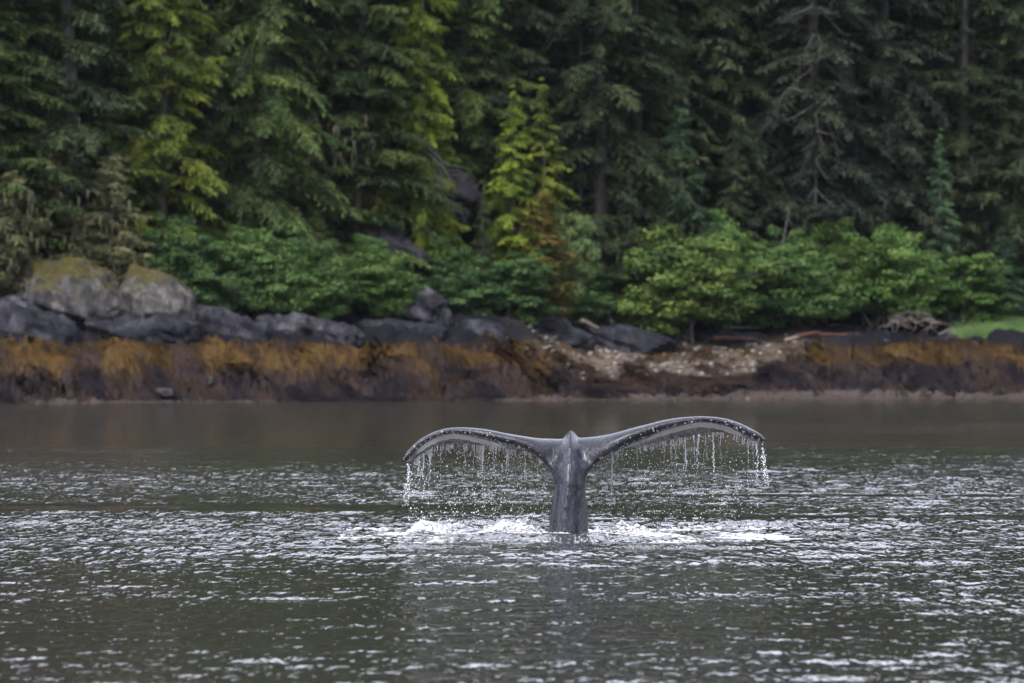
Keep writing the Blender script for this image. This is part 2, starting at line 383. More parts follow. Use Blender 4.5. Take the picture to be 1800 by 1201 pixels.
xs = np.concatenate([-np.geomspace(400, 34, 16)[:-1], np.arange(-34, 34.01, 0.2), np.geomspace(34, 400, 16)[1:]])
ds = np.concatenate([[-40, -10], np.arange(-3, 18, 0.16), np.arange(18, 75, 1.6), [90, 140, 250, 400]])
X, D = np.meshgrid(xs, ds)
Yg = shore_y(X) + D
Z = shore_z(X, Yg)
V = np.stack([X, Yg, Z], -1).reshape(-1, 3)
me = mesh_np('shore', V, grid_faces(len(ds), len(xs)), True, {'zone': (np.clip(Z, 0, 10) / 10 - 0.020 * sstep(2, 9, X) * (1 - sstep(0.45, 0.75, Z))).ravel(), 'pebble': pebble_w(X, Yg).ravel()})
shore = obj('shore', me, M['ground']); tag(shore, 'rocky tidal shore rising into the forested hillside', kind='structure')

# ------------------------------------------------------------------ the sea
XW, YW = wx(1000, 80.0), 80.0      # where the tail leaves the water
def ripple_amp(x, y):
    yn = y + 16 * fbm(x * 0.06, y * 0.03, 4, 3) * sstep(100, 135, y) + 7 * fbm(x * 0.5, y * 0.08, 6, 3) * sstep(110, 135, y)
    base = np.interp(yn, [30, 44, 52, 62, 72, 84, 96, 108, 122, 134, 142, 152, 175, 300],
                        [.55, .55, .57, .62, .74, .90, 1.15, 1.22, 1.16, 1.0, .78, .74, .90, 1.0])
    edge = 1 + 0.35 * np.clip((y - 110) / 30, 0, 1) * fbm(x * 0.10, y * 0.03, 1.0, 3)
    patch = 1 + 0.42 * fbm(x * 0.16, y * 0.09, 2.0, 4) + 0.28 * fbm(x * 0.09, y * 0.30, 5.0, 3)
    a = base * edge * np.clip(patch, 0.15, 2)
    r = np.hypot(x - XW, (y - YW))
    a = a + 0.9 * np.exp(-((x - XW) / 5.5) ** 2 - ((y - 81.5) / 5.5) ** 2)
    yb = y - 1.1 * fbm(x * 0.12, 7.7, 0, 3)
    a = a * (1 - 0.93 * np.exp(-((yb - 95.6) / 2.1) ** 2) * (1 - sstep(0.5, 6.0, x)))
    a = a * (1 - 0.90 * np.exp(-((yb - 90.3) / 1.0) ** 2) * sstep(1.0, 3.5, x) * (1 - sstep(6.2, 8.5, x)))
    a = a * (1 - 0.75 * np.exp(-((yb - 103.5) / 0.8) ** 2) * sstep(-2, 3, x))
    # the smooth footprint of upwelling water in front of the tail
    a = a * (1 - 0.45 * np.exp(-((x - XW - 0.5) / 2.3) ** 2 - ((y - 77.6) / 1.7) ** 2))
    return np.clip(a, 0.015, 2)
def wave_set():
    rg = np.random.default_rng(21); W = []
    N = 48
    for i in range(N):
        lam = 0.45 * (2.2 / 0.45) ** ((i + rg.random()) / N)
        th = math.pi / 2 + rg.uniform(-1.35, 1.35)
        W.append((lam, math.cos(th), math.sin(th), rg.random() * 6.283, (0.6 + 0.8 * rg.random())))
    return W
WAVES = wave_set()
def sea_height(x, y, dy=None):
    a = ripple_amp(x, y)
    h = np.zeros_like(x, dtype=np.float64)
    s = 0.040 / math.sqrt(len(WAVES) / 2)
    for lam, cx, cyy, ph, g in WAVES:
        k = 2 * math.pi / lam
        w = 1.0 if dy is None else sstep(2.0, 3.2, lam / dy)
        h += w * g * s / k * np.sin(k * (cx * x + cyy * y) + ph)
    h = h * (a - 0.24 * sstep(125, 150, y))
    r = np.hypot(x - XW, y - YW)
    h += 0.022 * np.exp(-((r - 6) / 7.0) ** 2) * np.sin(2 * math.pi * r / 3.1)
    h += 0.006 * np.sin(2 * math.pi * (y + 0.15 * x) / 4.3 + 2 * fbm(x * 0.1, y * 0.1)) * np.clip(a, 0, 1)
    h += 0.05 * np.exp(-((x - XW) / 1.6) ** 2 - ((y - 78.9) / 0.8) ** 2)
    return h
rows = [40.0]
while rows[-1] < 156: rows.append(rows[-1] + 0.075 * rows[-1] / 44)
rows = np.array(rows)
allr = np.concatenate([[-1400, -700, -300, -80, -10, 15, 30, 36], rows, np.arange(158, 300, 3.0), np.arange(300, 360, 6.0), [420, 700, 1100, 1500]])
NC = 220
u = np.linspace(-1, 1, NC)
outer = np.array([1.3, 2, 4, 8, 16, 30, 55])
uu = np.concatenate([-outer[::-1], u, outer])
half = np.interp(allr, [-3000, 30, 160, 340, 4000], [4.6, 4.6, 15.5, 32, 32])
Xs = uu[None, :] * half[:, None]
Ys = np.broadcast_to(allr[:, None], Xs.shape).copy()
dyr = np.gradient(allr)[:, None]
dense = (np.abs(uu)[None, :] <= 1.0) & (allr[:, None] >= 40) & (allr[:, None] < 300)
H = sea_height(Xs, Ys, dyr) * np.where(dense, 1, 0)
A = ripple_amp(Xs, Ys)
me = mesh_np('sea', np.stack([Xs, Ys, H], -1).reshape(-1, 3), grid_faces(len(allr), len(uu)), True, {'ripple': A.ravel()})
sea = obj('water', me, M['water']); tag(sea, 'dark rippled sea reflecting the forest and pale sky', kind='structure')

# ------------------------------------------------------------------ the whale's tail
S = 142.0
def pxX(px): return (np.asarray(px, float) - 900.0) / S
def pyZ(py): return CAMZ + (HOR - np.asarray(py, float)) / S
L_top = np.array([(708, 808), (711.5, 798), (722, 786), (738, 772), (761.6, 759.5), (785, 753), (808, 751.3), (831.5, 752.5), (855, 754.8), (878, 759.5), (901.5, 764), (925, 767.6), (948, 771), (971, 772), (1000, 773),
                  (1028, 769.5), (1046.6, 768), (1070, 764), (1093, 758), (1116.5, 751.3), (1140, 745.5), (1163, 739.6), (1186.5, 735.4), (1210, 733), (1233, 732), (1256.4, 733), (1280, 736.8), (1303, 744.3), (1326, 756), (1340, 764), (1348, 774)])
L_lead = np.array([(708, 811), (715, 815.4), (726.6, 798), (738, 787.5), (750, 779), (773, 767.6), (796.6, 763), (820, 766), (843, 772), (866.5, 778), (890, 785), (913, 789.8), (936.5, 799), (950.5, 809.6), (960, 821), (970, 834), (1000, 838),
                   (1033, 838), (1039.6, 828), (1051, 814), (1070, 800), (1093, 789.7), (1116.6, 779.3), (1140, 770), (1163, 759.4), (1186.5, 752.4), (1210, 746.5), (1233, 742.8), (1256, 745), (1280, 751), (1303, 761.8), (1326, 773.4), (1345, 780.4), (1348, 778)])
L_drip = np.array([(708, 811.5), (719.6, 816.6), (738, 802.6), (757, 791), (773, 785), (796.6, 782), (820, 782.8), (843, 785.8), (866.5, 787.4), (890, 791), (913, 792), (936.5, 796), (960, 800), (1000, 800),
                   (1045, 800), (1070, 797), (1093, 791), (1116.6, 787.4), (1140, 784), (1163, 779), (1186.5, 774.6), (1210, 771), (1233, 766.4), (1256, 762.5), (1280, 762.5), (1303, 767.6), (1326, 777), (1342.6, 781), (1348, 779)])
def curve(tab, px): 
    # smoothed interpolation
    return sum(np.interp(px + o, tab[:, 0], tab[:, 1]) for o in (-3, -1, 1, 3)) / 4
bm = bmesh.new()
sp = np.concatenate([[708.5, 709.5, 711, 713.5], np.arange(717, 1340, 6.0), [1341, 1344, 1346, 1347.3]])
loops = []
for px in sp:
    t, le, dr = curve(L_top, px), curve(L_lead, px), curve(L_drip, px)
    side = (1000 - px) / 292 if px < 1000 else (px - 1000) / 348
    tipf = math.sqrt(max(0.0, 1 - side ** 6))
    le = max(le, t + 1.6); dr = max(dr, t + 1.2)
    zt, zl, zd = float(pyZ(t)), float(pyZ(le)), float(pyZ(dr))
    th = zt - zl
    d0 = 0.05 + 0.42 * side ** 1.6 + 0.20 * math.exp(-((px - 1002) / 46) ** 2)
    C = (0.98 - 0.45 * side ** 1.3) * tipf + 0.03
    ttop = min(0.42 * C, 0.14 + 1.2 * max(0, th - 0.10))
    fr = 0.22 + 0.36 * float(sstep(0.10, 0.35, side)); wB = 0.03 + min(0.13, 0.9 * th) * float(sstep(0.10, 0.35, side)) * tipf
    x = float(pxX(px)); pts = []
    for k in range(12):                      # rounded leading edge up over the back
        a = k / 12 * math.pi / 2
        pts.append((d0 + ttop * (1 - math.cos(a)) ** 1.15, zl + fr * th + (1 - fr) * th * math.sin(a)))
    zd2 = zd + 0.022
    for k in range(14):                      # back surface to the trailing edge
        q = k / 14
        pts.append((d0 + ttop + (C - ttop) * q, zt + (zd2 - zt) * (q ** 1.7)))
    pts.append((d0 + C, zd2)); pts.append((d0 + C + 0.006, zd + 0.010)); pts.append((d0 + C - 0.004, zd))
    for k in range(1, 12):                   # underside back to the leading edge
        q = k / 12
        sag = 0.020 * math.sin(math.pi * q) * tipf
        pts.append((d0 + C + (wB + 0.005 - C) * q, zd + (zl - zd) * q + sag))
    for k in range(7):
        b_ = (k + 0.3) / 7 * math.pi / 2
        pts.append((d0 + wB * (1 - math.sin(b_)), zl + fr * th * (1 - math.cos(b_))))
    loops.append([bm.verts.new((x, d0y, z)) for d0y, z in [(YW - 0.16 + p[0], p[1]) for p in pts]])
for A_, B_ in zip(loops[:-1], loops[1:]):
    for k in range(len(A_)):
        bm.faces.new((A_[k], A_[(k + 1) % len(A_)], B_[(k + 1) % len(A_)], B_[k]))
bm.faces.new(loops[0][::-1]); bm.faces.new(loops[-1])
# tail stock
ped = np.array([  # row px, left edge px, right edge px, front depth, back depth
    (1110, 938, 1054, -0.62, 0.62), (1000, 952, 1044, -0.52, 0.55), (942, 962, 1035, -0.42, 0.50), (900, 968, 1032, -0.36, 0.46), (870, 972.5, 1029.5, -0.32, 0.43), (852, 974, 1029, -0.30, 0.41), (842, 972, 1031, -0.285, 0.40),
    (834, 970, 1033, -0.265, 0.39), (824, 967, 1037, -0.235, 0.38), (814, 965, 1039, -0.20, 0.37), (804, 967, 1037, -0.155, 0.36), (790, 976, 1029, -0.08, 0.36), (777, 986, 1021, 0.02, 0.34), (768, 993, 1015.5, 0.10, 0.31), (761, 997.5, 1011.5, 0.15, 0.28), (757.6, 1001.5, 1007, 0.19, 0.25)])
rowsz = np.concatenate([np.linspace(1110, 950, 12), np.linspace(944, 772, 60), np.linspace(770, 757.6, 8)])
loops = []
o_ = ped[:, 0][::-1]
for py in rowsz:
    l_, r_, fd, bd = [float(np.interp(py, o_, ped[:, c][::-1])) for c in (1, 2, 3, 4)]
    cx, hw = (l_ + r_) / 2, (r_ - l_) / 2
    ring = []
    ridge = float(np.interp(py, [757, 790, 850, 900, 942], [1003.5, 1002, 998, 993, 991]))   # dorsal ridge wanders left towards the water
    kn = sum(g * math.exp(-((py - k) / w_) ** 2) for k, w_, g in ((848, 7, .016), (872, 9, .010), (890, 6, .018), (913, 8, .014), (936, 8, .010))) + 0.015 * math.exp(-((py - 784) / 8) ** 2)
    for k in range(56):
        a = k / 56 * 2 * math.pi
        s, c = math.sin(a), math.cos(a)
        px = cx + hw * s * (1 + 0.05 * abs(c) * abs(s))
        if c > 0:
            q = abs(s)
            off = (px - ridge) / min(hw, 27.0)
            f_ = -0.38 if fd > -0.2 else fd
            dep = (fd - f_) + f_ * (0.42 * c + 0.58 * max(0.0, 1 - abs(off) ** 1.05) * min(1, c * 3))
            dep -= kn * math.exp(-((px - ridge) / 4.5) ** 2)
            if py > 800: dep += 0.055 * math.exp(-((px - (cx + hw * 0.47)) / (hw * 0.10)) ** 2) * min(1, (py - 800) / 40)
            dep += 0.03 * math.exp(-((px - (cx - hw * 0.78)) / (hw * 0.10)) ** 2)
        else:
            dep = bd * (-c) + (max(0.0, fd + 0.38) if fd > -0.2 else 0)
        ring.append(bm.verts.new((float(pxX(px)), YW + dep, float(pyZ(py)))))
    loops.append(ring)
for A_, B_ in zip(loops[:-1], loops[1:]):
    for k in range(56):
        bm.faces.new((A_[k], A_[(k + 1) % 56], B_[(k + 1) % 56], B_[k]))
bm.faces.new(loops[0][::-1]); bm.faces.new(loops[-1])
bmesh.ops.recalc_face_normals(bm, faces=bm.faces)
raw = bpy.data.meshes.new('tail_raw'); bm.to_mesh(raw); bm.free()
tmp = bpy.data.objects.new('tail_raw', raw); COL.objects.link(tmp)
rm = tmp.modifiers.new('r', 'REMESH'); rm.mode = 'VOXEL'; rm.voxel_size = 0.0155
sm = tmp.modifiers.new('s', 'SMOOTH'); sm.factor = 0.5; sm.iterations = 6
dg = bpy.context.evaluated_depsgraph_get(); dg.update()
body_me = bpy.data.meshes.new_from_object(tmp.evaluated_get(dg))
tmp2 = bpy.data.objects.new('tail_soft', body_me); COL.objects.link(tmp2)
vg = tmp2.vertex_groups.new(name='root')
_co = np.empty(len(body_me.vertices) * 3, np.float32); body_me.vertices.foreach_get('co', _co); _co = _co.reshape(-1, 3)
_px, _py = _co[:, 0] * S + 900, HOR - (_co[:, 2] - CAMZ) * S
_w = np.exp(-((np.abs(_px - 1002) - 38) / 26) ** 2 - ((_py - 815) / 26) ** 2)
for i_ in np.where(_w > 0.03)[0]: vg.add([int(i_)], float(min(1.0, _w[i_] * 1.3)), 'REPLACE')
sm2 = tmp2.modifiers.new('s', 'SMOOTH'); sm2.factor = 0.5; sm2.iterations = 60; sm2.vertex_group = 'root'
dg = bpy.context.evaluated_depsgraph_get(); dg.update()
body_me = bpy.data.meshes.new_from_object(tmp2.evaluated_get(dg))
bpy.data.objects.remove(tmp2)
bpy.data.objects.remove(tmp); bpy.data.meshes.remove(raw)
whale = empty('whale', (XW, YW, 0))
nv = len(body_me.vertices)
co = np.empty(nv * 3, np.float32); body_me.vertices.foreach_get('co', co); co = co.reshape(-1, 3)
no = np.empty(nv * 3, np.float32); body_me.vertices.foreach_get('normal', no); no = no.reshape(-1, 3)
bx = co[:, 0] * S + 900; bpy_ = HOR - (co[:, 2] - CAMZ) * S
le_ = curve(L_lead, bx); tp_ = curve(L_top, bx)
under = (1 - sstep(-0.35, -0.05, no[:, 2])) * sstep(-2.0, 1.0, bpy_ - le_)
spanm = np.where(bx < 1000, sstep(712, 745, bx) * (1 - sstep(850, 930, bx)), sstep(1085, 1170, bx) * (1 - sstep(1290, 1335, bx)))
white = under * (0.22 + 0.85 * spanm * (1 - 0.75 * sstep(5, 13, bpy_ - le_))) * ((bx < 955) | (bx > 1050))
edge = np.exp(-((bpy_ - (le_ - 4)) / 5.0) ** 2) * ((bx < 962) | (bx > 1042)) * (1 - sstep(-0.2, 0.3, no[:, 1]))
stock = np.exp(-((bx - 1000) / 30) ** 4) * sstep(755, 775, bpy_)  # where the painted sheen streaks lie on the tail stock
for nm, av in (('white', white), ('edge', edge), ('stock', stock)):
    a_ = body_me.attributes.new(nm, 'FLOAT', 'POINT'); a_.data.foreach_set('value', np.asarray(av, np.float32))
co2 = co - np.array([XW, YW, 0], np.float32)
body_me.vertices.foreach_set('co', co2.ravel())
body_me.polygons.foreach_set('use_smooth', np.ones(len(body_me.polygons), bool))
body_me.materials.clear(); body_me.name = 'body'
obj('body', body_me, M['skin'], whale)
tag(whale, 'dark humpback whale tail raised above the sea with water pouring from its flukes', 'whale')
# barnacles along the leading edges
def ico(sub):
    b = bmesh.new(); bmesh.ops.create_icosphere(b, subdivisions=sub, radius=1.0)
    v = np.array([x.co[:] for x in b.verts]); f = np.array([[q.index for q in x.verts] for x in b.faces]); b.free(); return v, f
IV1, IF1 = ico(1); IV2, IF2 = ico(2)
front = np.where((no[:, 1] < -0.35) & (np.abs(bpy_ - (le_ - 6)) < 10) & ((bx < 958) | (bx > 1046)))[0]
acc = Acc(); rg = np.random.default_rng(5)
for i in rg.choice(front, 80, replace=False):
    p, nn = co2[i].astype(float), no[i].astype(float)
    r = 0.006 + 0.010 * rg.random() ** 3
    t = np.cross(nn, [0.3, 0.1, 1]); t /= np.linalg.norm(t); w_ = np.cross(nn, t)
    a = np.arange(8) * math.pi / 4
    prof = [(1.0, -0.3), (0.8, 0.6), (0.45, 0.75), (0.3, 0.25)]
    Vv = np.concatenate([p + r * (rr * (np.cos(a)[:, None] * t + np.sin(a)[:, None] * w_) + hh * nn) for rr, hh in prof])
    j = np.arange(8); j2 = (j + 1) % 8
    Fq = np.concatenate([np.stack([k * 8 + j, k * 8 + j2, k * 8 + 8 + j2, k * 8 + 8 + j], -1) for k in range(3)])
    acc.add(Vv, Fq)
bo = obj('barnacle_cluster', acc.mesh('barnacle_cluster'), M['barnacle'], whale); bo['kind'] = 'stuff'

# ------------------------------------------------------------------ water falling from the flukes
def spray(name, x0, x1, n_strand, n_drop, seed, label, tipx):
    rg = np.random.default_rng(seed); acc = Acc()
    D_, S_ = [], []
    def drop(px, py, dep, r, el=1.0):
        D_.append((float(pxX(px)), YW + dep, float(pyZ(py)))); S_.append((r, r, r * el))
    def te_depth(px):
        side = (1000 - px) / 292 if px < 1000 else (px - 1000) / 348
        tipf = math.sqrt(max(0, 1 - side ** 6))
        return -0.16 + 0.05 + 0.42 * side ** 1.6 + (0.98 - 0.45 * side ** 1.3) * tipf
    for _ in range(n_strand):
        px = x0 + (x1 - x0) * rg.random()
        y0 = float(curve(L_drip, px)); ln = 12 + 118 * rg.random() ** 1.9
        dep = te_depth(px) + rg.normal(0, 0.03); y = y0 - 1; drift = rg.normal(0, 0.035); wig = rg.random() * 6
        big = 0.0034 + 0.0058 * rg.random() ** 2
        while y < y0 + ln:
            f = (y - y0) / ln
            r = big * (1 - 0.45 * f) * (0.6 + 0.8 * rg.random())
            drop(px + drift * (y - y0) + 0.7 * math.sin(wig + y * 0.12) + rg.normal(0, 0.35 + 1.3 * f), y, dep + rg.normal(0, 0.012), r, 1.0 + 2.4 * rg.random() * (1 - f))
            y += (0.7 + 1.3 * rg.random()) * (1 + 3.2 * f)
    for _ in range(190):          # short fringe in clumps along the edge
        px = x0 + (x1 - x0) * rg.random()
        if float(fbm(px * 0.07, seed * 3.1)) < 0.06: continue
        y0 = float(curve(L_drip, px)); dep = te_depth(px); y = y0 - 1.5; end = y0 + 2 + 11 * rg.random() ** 1.5
        r0 = 0.0024 + 0.0035 * rg.random()
        while y < end:
            drop(px + rg.normal(0, 0.4), y, dep + rg.normal(0, 0.01), r0 * (0.7 + 0.5 * rg.random()), 1.6); y += 0.8 + 0.9 * rg.random()
    k = 0
    while k < n_drop:
        px = x0 - 8 + (x1 - x0 + 16) * rg.random()
        dens = 0.45 + 0.55 * float(sstep(0.15, 0.75, (px - min(x0, x1)) / abs(x1 - x0) if px < 1000 else (max(x0, x1) - px) / abs(x1 - x0)))
        if rg.random() > dens: continue
        y0 = float(curve(L_drip, np.clip(px, 722, 1340)))
        f = rg.random() ** 1.35
        y = y0 + 3 + f * (935 - y0)
        r = 0.0028 + 0.0055 * rg.random() ** 4
        drop(px + rg.normal(0, 1.5), y, te_depth(min(max(px, 722), 1340)) + rg.normal(0, 0.14), r, 1 + 0.8 * rg.random()); k += 1
    for _ in range(170):          # stream off the tip
        f = rg.random() ** 0.8
        y0 = float(curve(L_drip, tipx))
        drop(tipx + (-1 if tipx < 1000 else 1) * (2 + 10 * f * rg.random()) * f + rg.normal(0, 1.0 + 3 * f), y0 + 1 + f * 75, te_depth(tipx) + rg.normal(0, 0.02), 0.003 + 0.006 * rg.random() * (1 - f), 1 + rg.random())
    D_ = np.array(D_); S_ = np.array(S_); n_ = len(D_)
    base = np.array([(1, 0, 0), (-1, 0, 0), (0, 1, 0), (0, -1, 0), (0, 0, 1), (0, 0, -1)], float)
    V0, F0 = IV1, IF1
    V = D_[:, None] + S_[:, None] * V0[None]
    Fq = F0[None] + (np.arange(n_) * len(V0))[:, None, None]
    o = obj(name, mesh_np(name, V.reshape(-1, 3), Fq.reshape(-1, 3)), M['drops'])
    tag(o, label, 'water spray', kind='stuff')
spray('falling_water', 726, 958, 46, 1700, 11, 'curtain of white drops and streams falling from the left fluke', 718)
spray('falling_water', 1050, 1338, 42, 1300, 12, 'curtain of white drops and streams falling from the right fluke', 1343)

# ------------------------------------------------------------------ churned white water round the tail
# each patch: x range, row distance, spread, height, density, share
def foam(name, spec, n_, seed, label):
    rg = np.random.default_rng(seed)
    Ps, Rs = [], []
    tot = sum(s[6] for s in spec)
    for (xa, xb, yc, yh, hmax, dens, wgt) in spec:
        m_ = int(n_ * wgt / tot)
        x = xa + (xb - xa) * rg.random(m_ * 4)
        q = rg.normal(0, 1, m_ * 4)
        y = yc + yh * q + 0.35 * fbm(x * 1.2, 3.0 + yc, 0, 3)
        e = np.minimum((x - xa), (xb - x)) / (xb - xa) * 2
        keep = (fbm(x * 2.2, y * 1.1, seed, 3) * 1.6 + dens * sstep(0, 0.5, e) - 0.25 * np.abs(q)) > rg.random(m_ * 4) * 0.9 
        x, y, q, e = [v[keep][:m_] for v in (x, y, q, e)]
        hgt = hmax * np.clip(0.5 + 0.9 * fbm(x * 1.6, y * 0.5, 9, 3), 0.05, 1.2) * np.exp(-q * q) * sstep(0, 0.35, e)
        r = (0.005 + 0.013 * rg.random(len(x)) ** 2) * (1.0 + 1.1 * sstep(0.03, 0.12, hgt))
        z = sea_height(x, y) + hgt * rg.random(len(x)) ** 0.6
        Ps.append(np.stack([x, y, z], -1)); Rs.append(r)
    P = np.concatenate(Ps); R = np.concatenate(Rs)
    sc = np.stack([R * np.where(P[:, 2] < 0.05, 3.2, 1.4), R * 1.5, R * np.where(P[:, 2] < 0.05, 0.5, 0.9)], -1)
    V = P[:, None] + sc[:, None] * IV1[None]
    Fq = IF1[None] + (np.arange(len(P)) * len(IV1))[:, None, None]
    o = obj(name, mesh_np(name, V.reshape(-1, 3), Fq.reshape(-1, 3)), M['foam']); tag(o, label, 'foam', kind='stuff')
foam('foam', [(wx(700, 80), wx(965, 80), 80.9, 0.7, 0.26, 0.42, 5), (wx(600, 80), wx(960, 80), 80.3, 1.8, 0.02, 0.0, 3), (wx(945, 80), wx(1005, 80), 79.45, 0.10, 0.03, 0.6, 0.6)], 4600, 31, 'white foam churned up left of the tail')
foam('foam', [(wx(1035, 80), wx(1450, 80), 81.0, 0.8, 0.22, 0.38, 5), (wx(1040, 80), wx(1400, 80), 80.3, 1.8, 0.02, 0.0, 3)], 4600, 32, 'white foam churned up right of the tail')

# ------------------------------------------------------------------ rocks
IV5, IF5 = ico(6); IV4, IF4 = ico(5); IV3, IF3 = ico(3)
def rock_mesh(name, size, seed, sub=5, rough=0.28, strata=0.5, box=0.82):
    V0, F0 = {6: (IV5, IF5), 5: (IV4, IF4), 3: (IV3, IF3)}[sub]
    v = V0.copy()
    sx, sy, sz = size
    rr = np.random.default_rng(900 + seed)
    for _ in range(18):
        nk = rr.normal(0, 1, 3); nk /= np.linalg.norm(nk); ok = rr.uniform(0.62, 0.92)
        v = v - np.maximum(0, v @ nk - ok)[:, None] * nk
    sg = np.sign(v) * np.abs(v) ** box           # boxier than a ball
    p = sg * np.array([sx, sy, sz])
    s = seed * 7.31
    k = 1.0 / max(min(sx, sz) * 0.9, 0.2)
    nrm = v / np.linalg.norm(v, axis=1)[:, None]
    n1 = fbm(p[:, 0] * k + s, p[:, 1] * k, p[:, 2] * k, 4)
    n2 = ridged(p[:, 0] * k * 1.1 + s + 1.3 * p[:, 2] * k, p[:, 1] * k * 1.4, p[:, 2] * k * 0.8, 5)
    n2 = n2 - 0.35 * np.floor((p[:, 2] + 0.35 * p[:, 0] + 0.3 * n1) * k * 3) % 2
    amp = 0.8 * rough * min(sx, sz)
    p = p + nrm * (amp * (1.5 * n1 + strata * 1.5 * n2 + 0.25 * ridged(p[:, 0] * k * 3.1 + s, p[:, 1] * k * 3, p[:, 2] * k * 1.3, 3)))[:, None]
    return mesh_np(name, p, F0)
def rock(px0, px1, pyt, pyb, Y, dep, mat, seed, label, name='rock_outcrop', sub=5, rough=0.30, tilt=0.0, strata=0.5, cat='rock', group=None, box=0.82):
    x0, x1 = wx(px0, Y), wx(px1, Y); zt, zb = wz(pyt, Y), wz(pyb, Y)
    sx, sz = (x1 - x0) / 2, (zt - zb) / 2
    if name == 'rock_outcrop' and box < 0.85: sx *= 1.16; sz *= 1.14
    o = obj(name, rock_mesh(name, (sx, dep, sz), seed, sub, rough, strata, box), M[mat])
    o.location = ((x0 + x1) / 2, Y, (zt + zb) / 2); o.rotation_euler = (0, tilt, 0)
    tag(o, label, cat, group); return o
def Ysh(px, d):
    Y = 314.0
    for _ in range(4): Y = float(shore_y(wx(px, Y))) + d
    return Y
rock(10, 272, 452, 668, Ysh(150, 11.6), 3.0, 'rock_pale', 1, 'tall pale grey outcrop streaked with moss, leftmost of the two domes', sub=6, rough=0.24, strata=0.6, box=1.0)
rock(182, 350, 462, 680, Ysh(264, 9.6), 2.6, 'rock_grey', 2, 'rounded pale grey dome of rock with mossy crown beside the alders', sub=6, rough=0.16, strata=0.35, box=0.9)
rock(-60, 90, 528, 650, Ysh(15, 10.0), 2.2, 'rock_slate', 3, 'dark grey ledge at the left edge below the mossy bank', rough=0.3)
rock(-40, 130, 546, 640, Ysh(45, 8.0), 1.5, 'rock_black', 4, 'low blackened ledge at the far left above the golden weed', rough=0.34)
rock(95, 350, 552, 640, Ysh(225, 8.0), 1.6, 'rock_black', 5, 'blackened ledge right below the two pale domes', rough=0.34, sub=6)
rock(300, 470, 548, 640, Ysh(385, 9.4), 1.8, 'rock_slate', 6, 'long slate grey ledge under the left alders', rough=0.32, tilt=0.04)
rock(430, 640, 560, 640, Ysh(535, 9.0), 1.8, 'rock_slate', 7, 'slate grey ledge with a pale slanting right end', rough=0.34, tilt=0.06, sub=6)
rock(590, 800, 568, 632, Ysh(700, 10.2), 1.8, 'rock_black', 8, 'low black ledge below the small upright crag', rough=0.36)
rock(690, 785, 515, 620, Ysh(735, 11.8), 1.4, 'rock_slate', 9, 'small upright violet grey crag between two alder clumps', rough=0.36, strata=0.9)
rock(770, 900, 572, 640, Ysh(835, 10.5), 1.6, 'rock_black', 10, 'black rounded rock left of the stony beach', rough=0.34)
rock(880, 1030, 556, 640, Ysh(955, 13.5), 1.8, 'rock_black', 11, 'dark jagged ledge behind the upper end of the stony beach', rough=0.38)
rock(1010, 1185, 574, 636, Ysh(1100, 13.0), 1.7, 'rock_black', 12, 'smooth dark hump behind the middle of the stony beach', rough=0.24, sub=6)
rock(1160, 1330, 582, 625, Ysh(1245, 15.0), 1.5, 'rock_black', 13, 'low dark rock shelf under the yellow green alder', rough=0.34)
rock(1330, 1530, 584, 625, Ysh(1430, 14.0), 1.3, 'rock_black', 14, 'flat dark shelf carrying the red driftwood logs', rough=0.26)
rock(1500, 1690, 588, 625, Ysh(1595, 13.0), 1.4, 'rock_black', 15, 'flat dark shelf under the bleached root mass', rough=0.26)
rock(1670, 1860, 582, 625, Ysh(1765, 12.5), 1.4, 'rock_black', 16, 'low dark rock at the right edge below the grass', rough=0.3)
rock(640, 735, 395, 520, Ysh(690, 15.8), 1.2, 'rock_cliff', 17, 'grey cliff face showing through the trees above the alders', rough=0.36, strata=0.9)
rock(740, 830, 280, 400, Ysh(785, 18.6), 1.2, 'rock_cliff', 18, 'shaded bare cliff high among the trees behind the grey dead limbs', rough=0.36, strata=0.9)
rock(1538, 1568, 580, 600, Ysh(1553, 11.3), 0.4, 'rock_slate', 19, 'grey boulder left of the bleached root mass', 'boulder', 3, 0.2, cat='boulder')
rock(1540, 1565, 596, 604, Ysh(1552, 10.2), 0.3, 'stone', 20, 'flat cream stone lying on top of the golden weed', 'boulder', 3, 0.2, cat='boulder')
rock(272, 305, 680, 703, Ysh(288, 0.9), 0.5, 'rock_pale', 21, 'pale wedge shaped boulder at the waterline on the left', 'boulder', 3, 0.25, cat='boulder')
rock(358, 378, 660, 680, Ysh(368, 1.9), 0.4, 'rock_pale', 22, 'small pale boulder set in the dark weed above the wedge shaped one', 'boulder', 3, 0.25, cat='boulder')

# stones of the beach: parts of the shore
sproto = [rock_mesh('stone', (1, 0.8, 0.6), 40 + i, 3, 0.22, 0.2) for i in range(5)]
for s_ in sproto: s_.materials.append(M['stone'])
rg = np.random.default_rng(9); cnt = 0
while cnt < 290:
    px = rg.uniform(880, 1420); d = rg.uniform(3.5, 14.5); Y = Ysh(px, d); x = wx(px, Y)
    if pebble_w(x, Y) < rg.random() * 0.9: continue
    z = float(shore_z(x, Y)); r = 0.06 + 0.13 * rg.random() ** 2
    o = obj('stone', sproto[cnt % 5], None, shore, (x, Y, z + 0.25 * r)); o.scale = (r * 1.2, r, r); o.rotation_euler = (rg.normal(0, .2), rg.normal(0, .2), rg.random() * 6)
    cnt += 1
for _ in range(60):      # odd stones along the waterline
    px = rg.uniform(20, 1780); d = rg.uniform(0.1, 0.9); Y = Ysh(px, d); x = wx(px, Y)
    z = float(shore_z(x, Y)); r = 0.05 + 0.10 * rg.random() ** 2
    o = obj('stone', sproto[cnt % 5], None, shore, (x, Y, z + 0.2 * r)); o.scale = (r * 1.5, r, r * .8); o.rotation_euler = (0, 0, rg.random() * 6); cnt += 1
    if cnt > 299: break
acc = Acc()
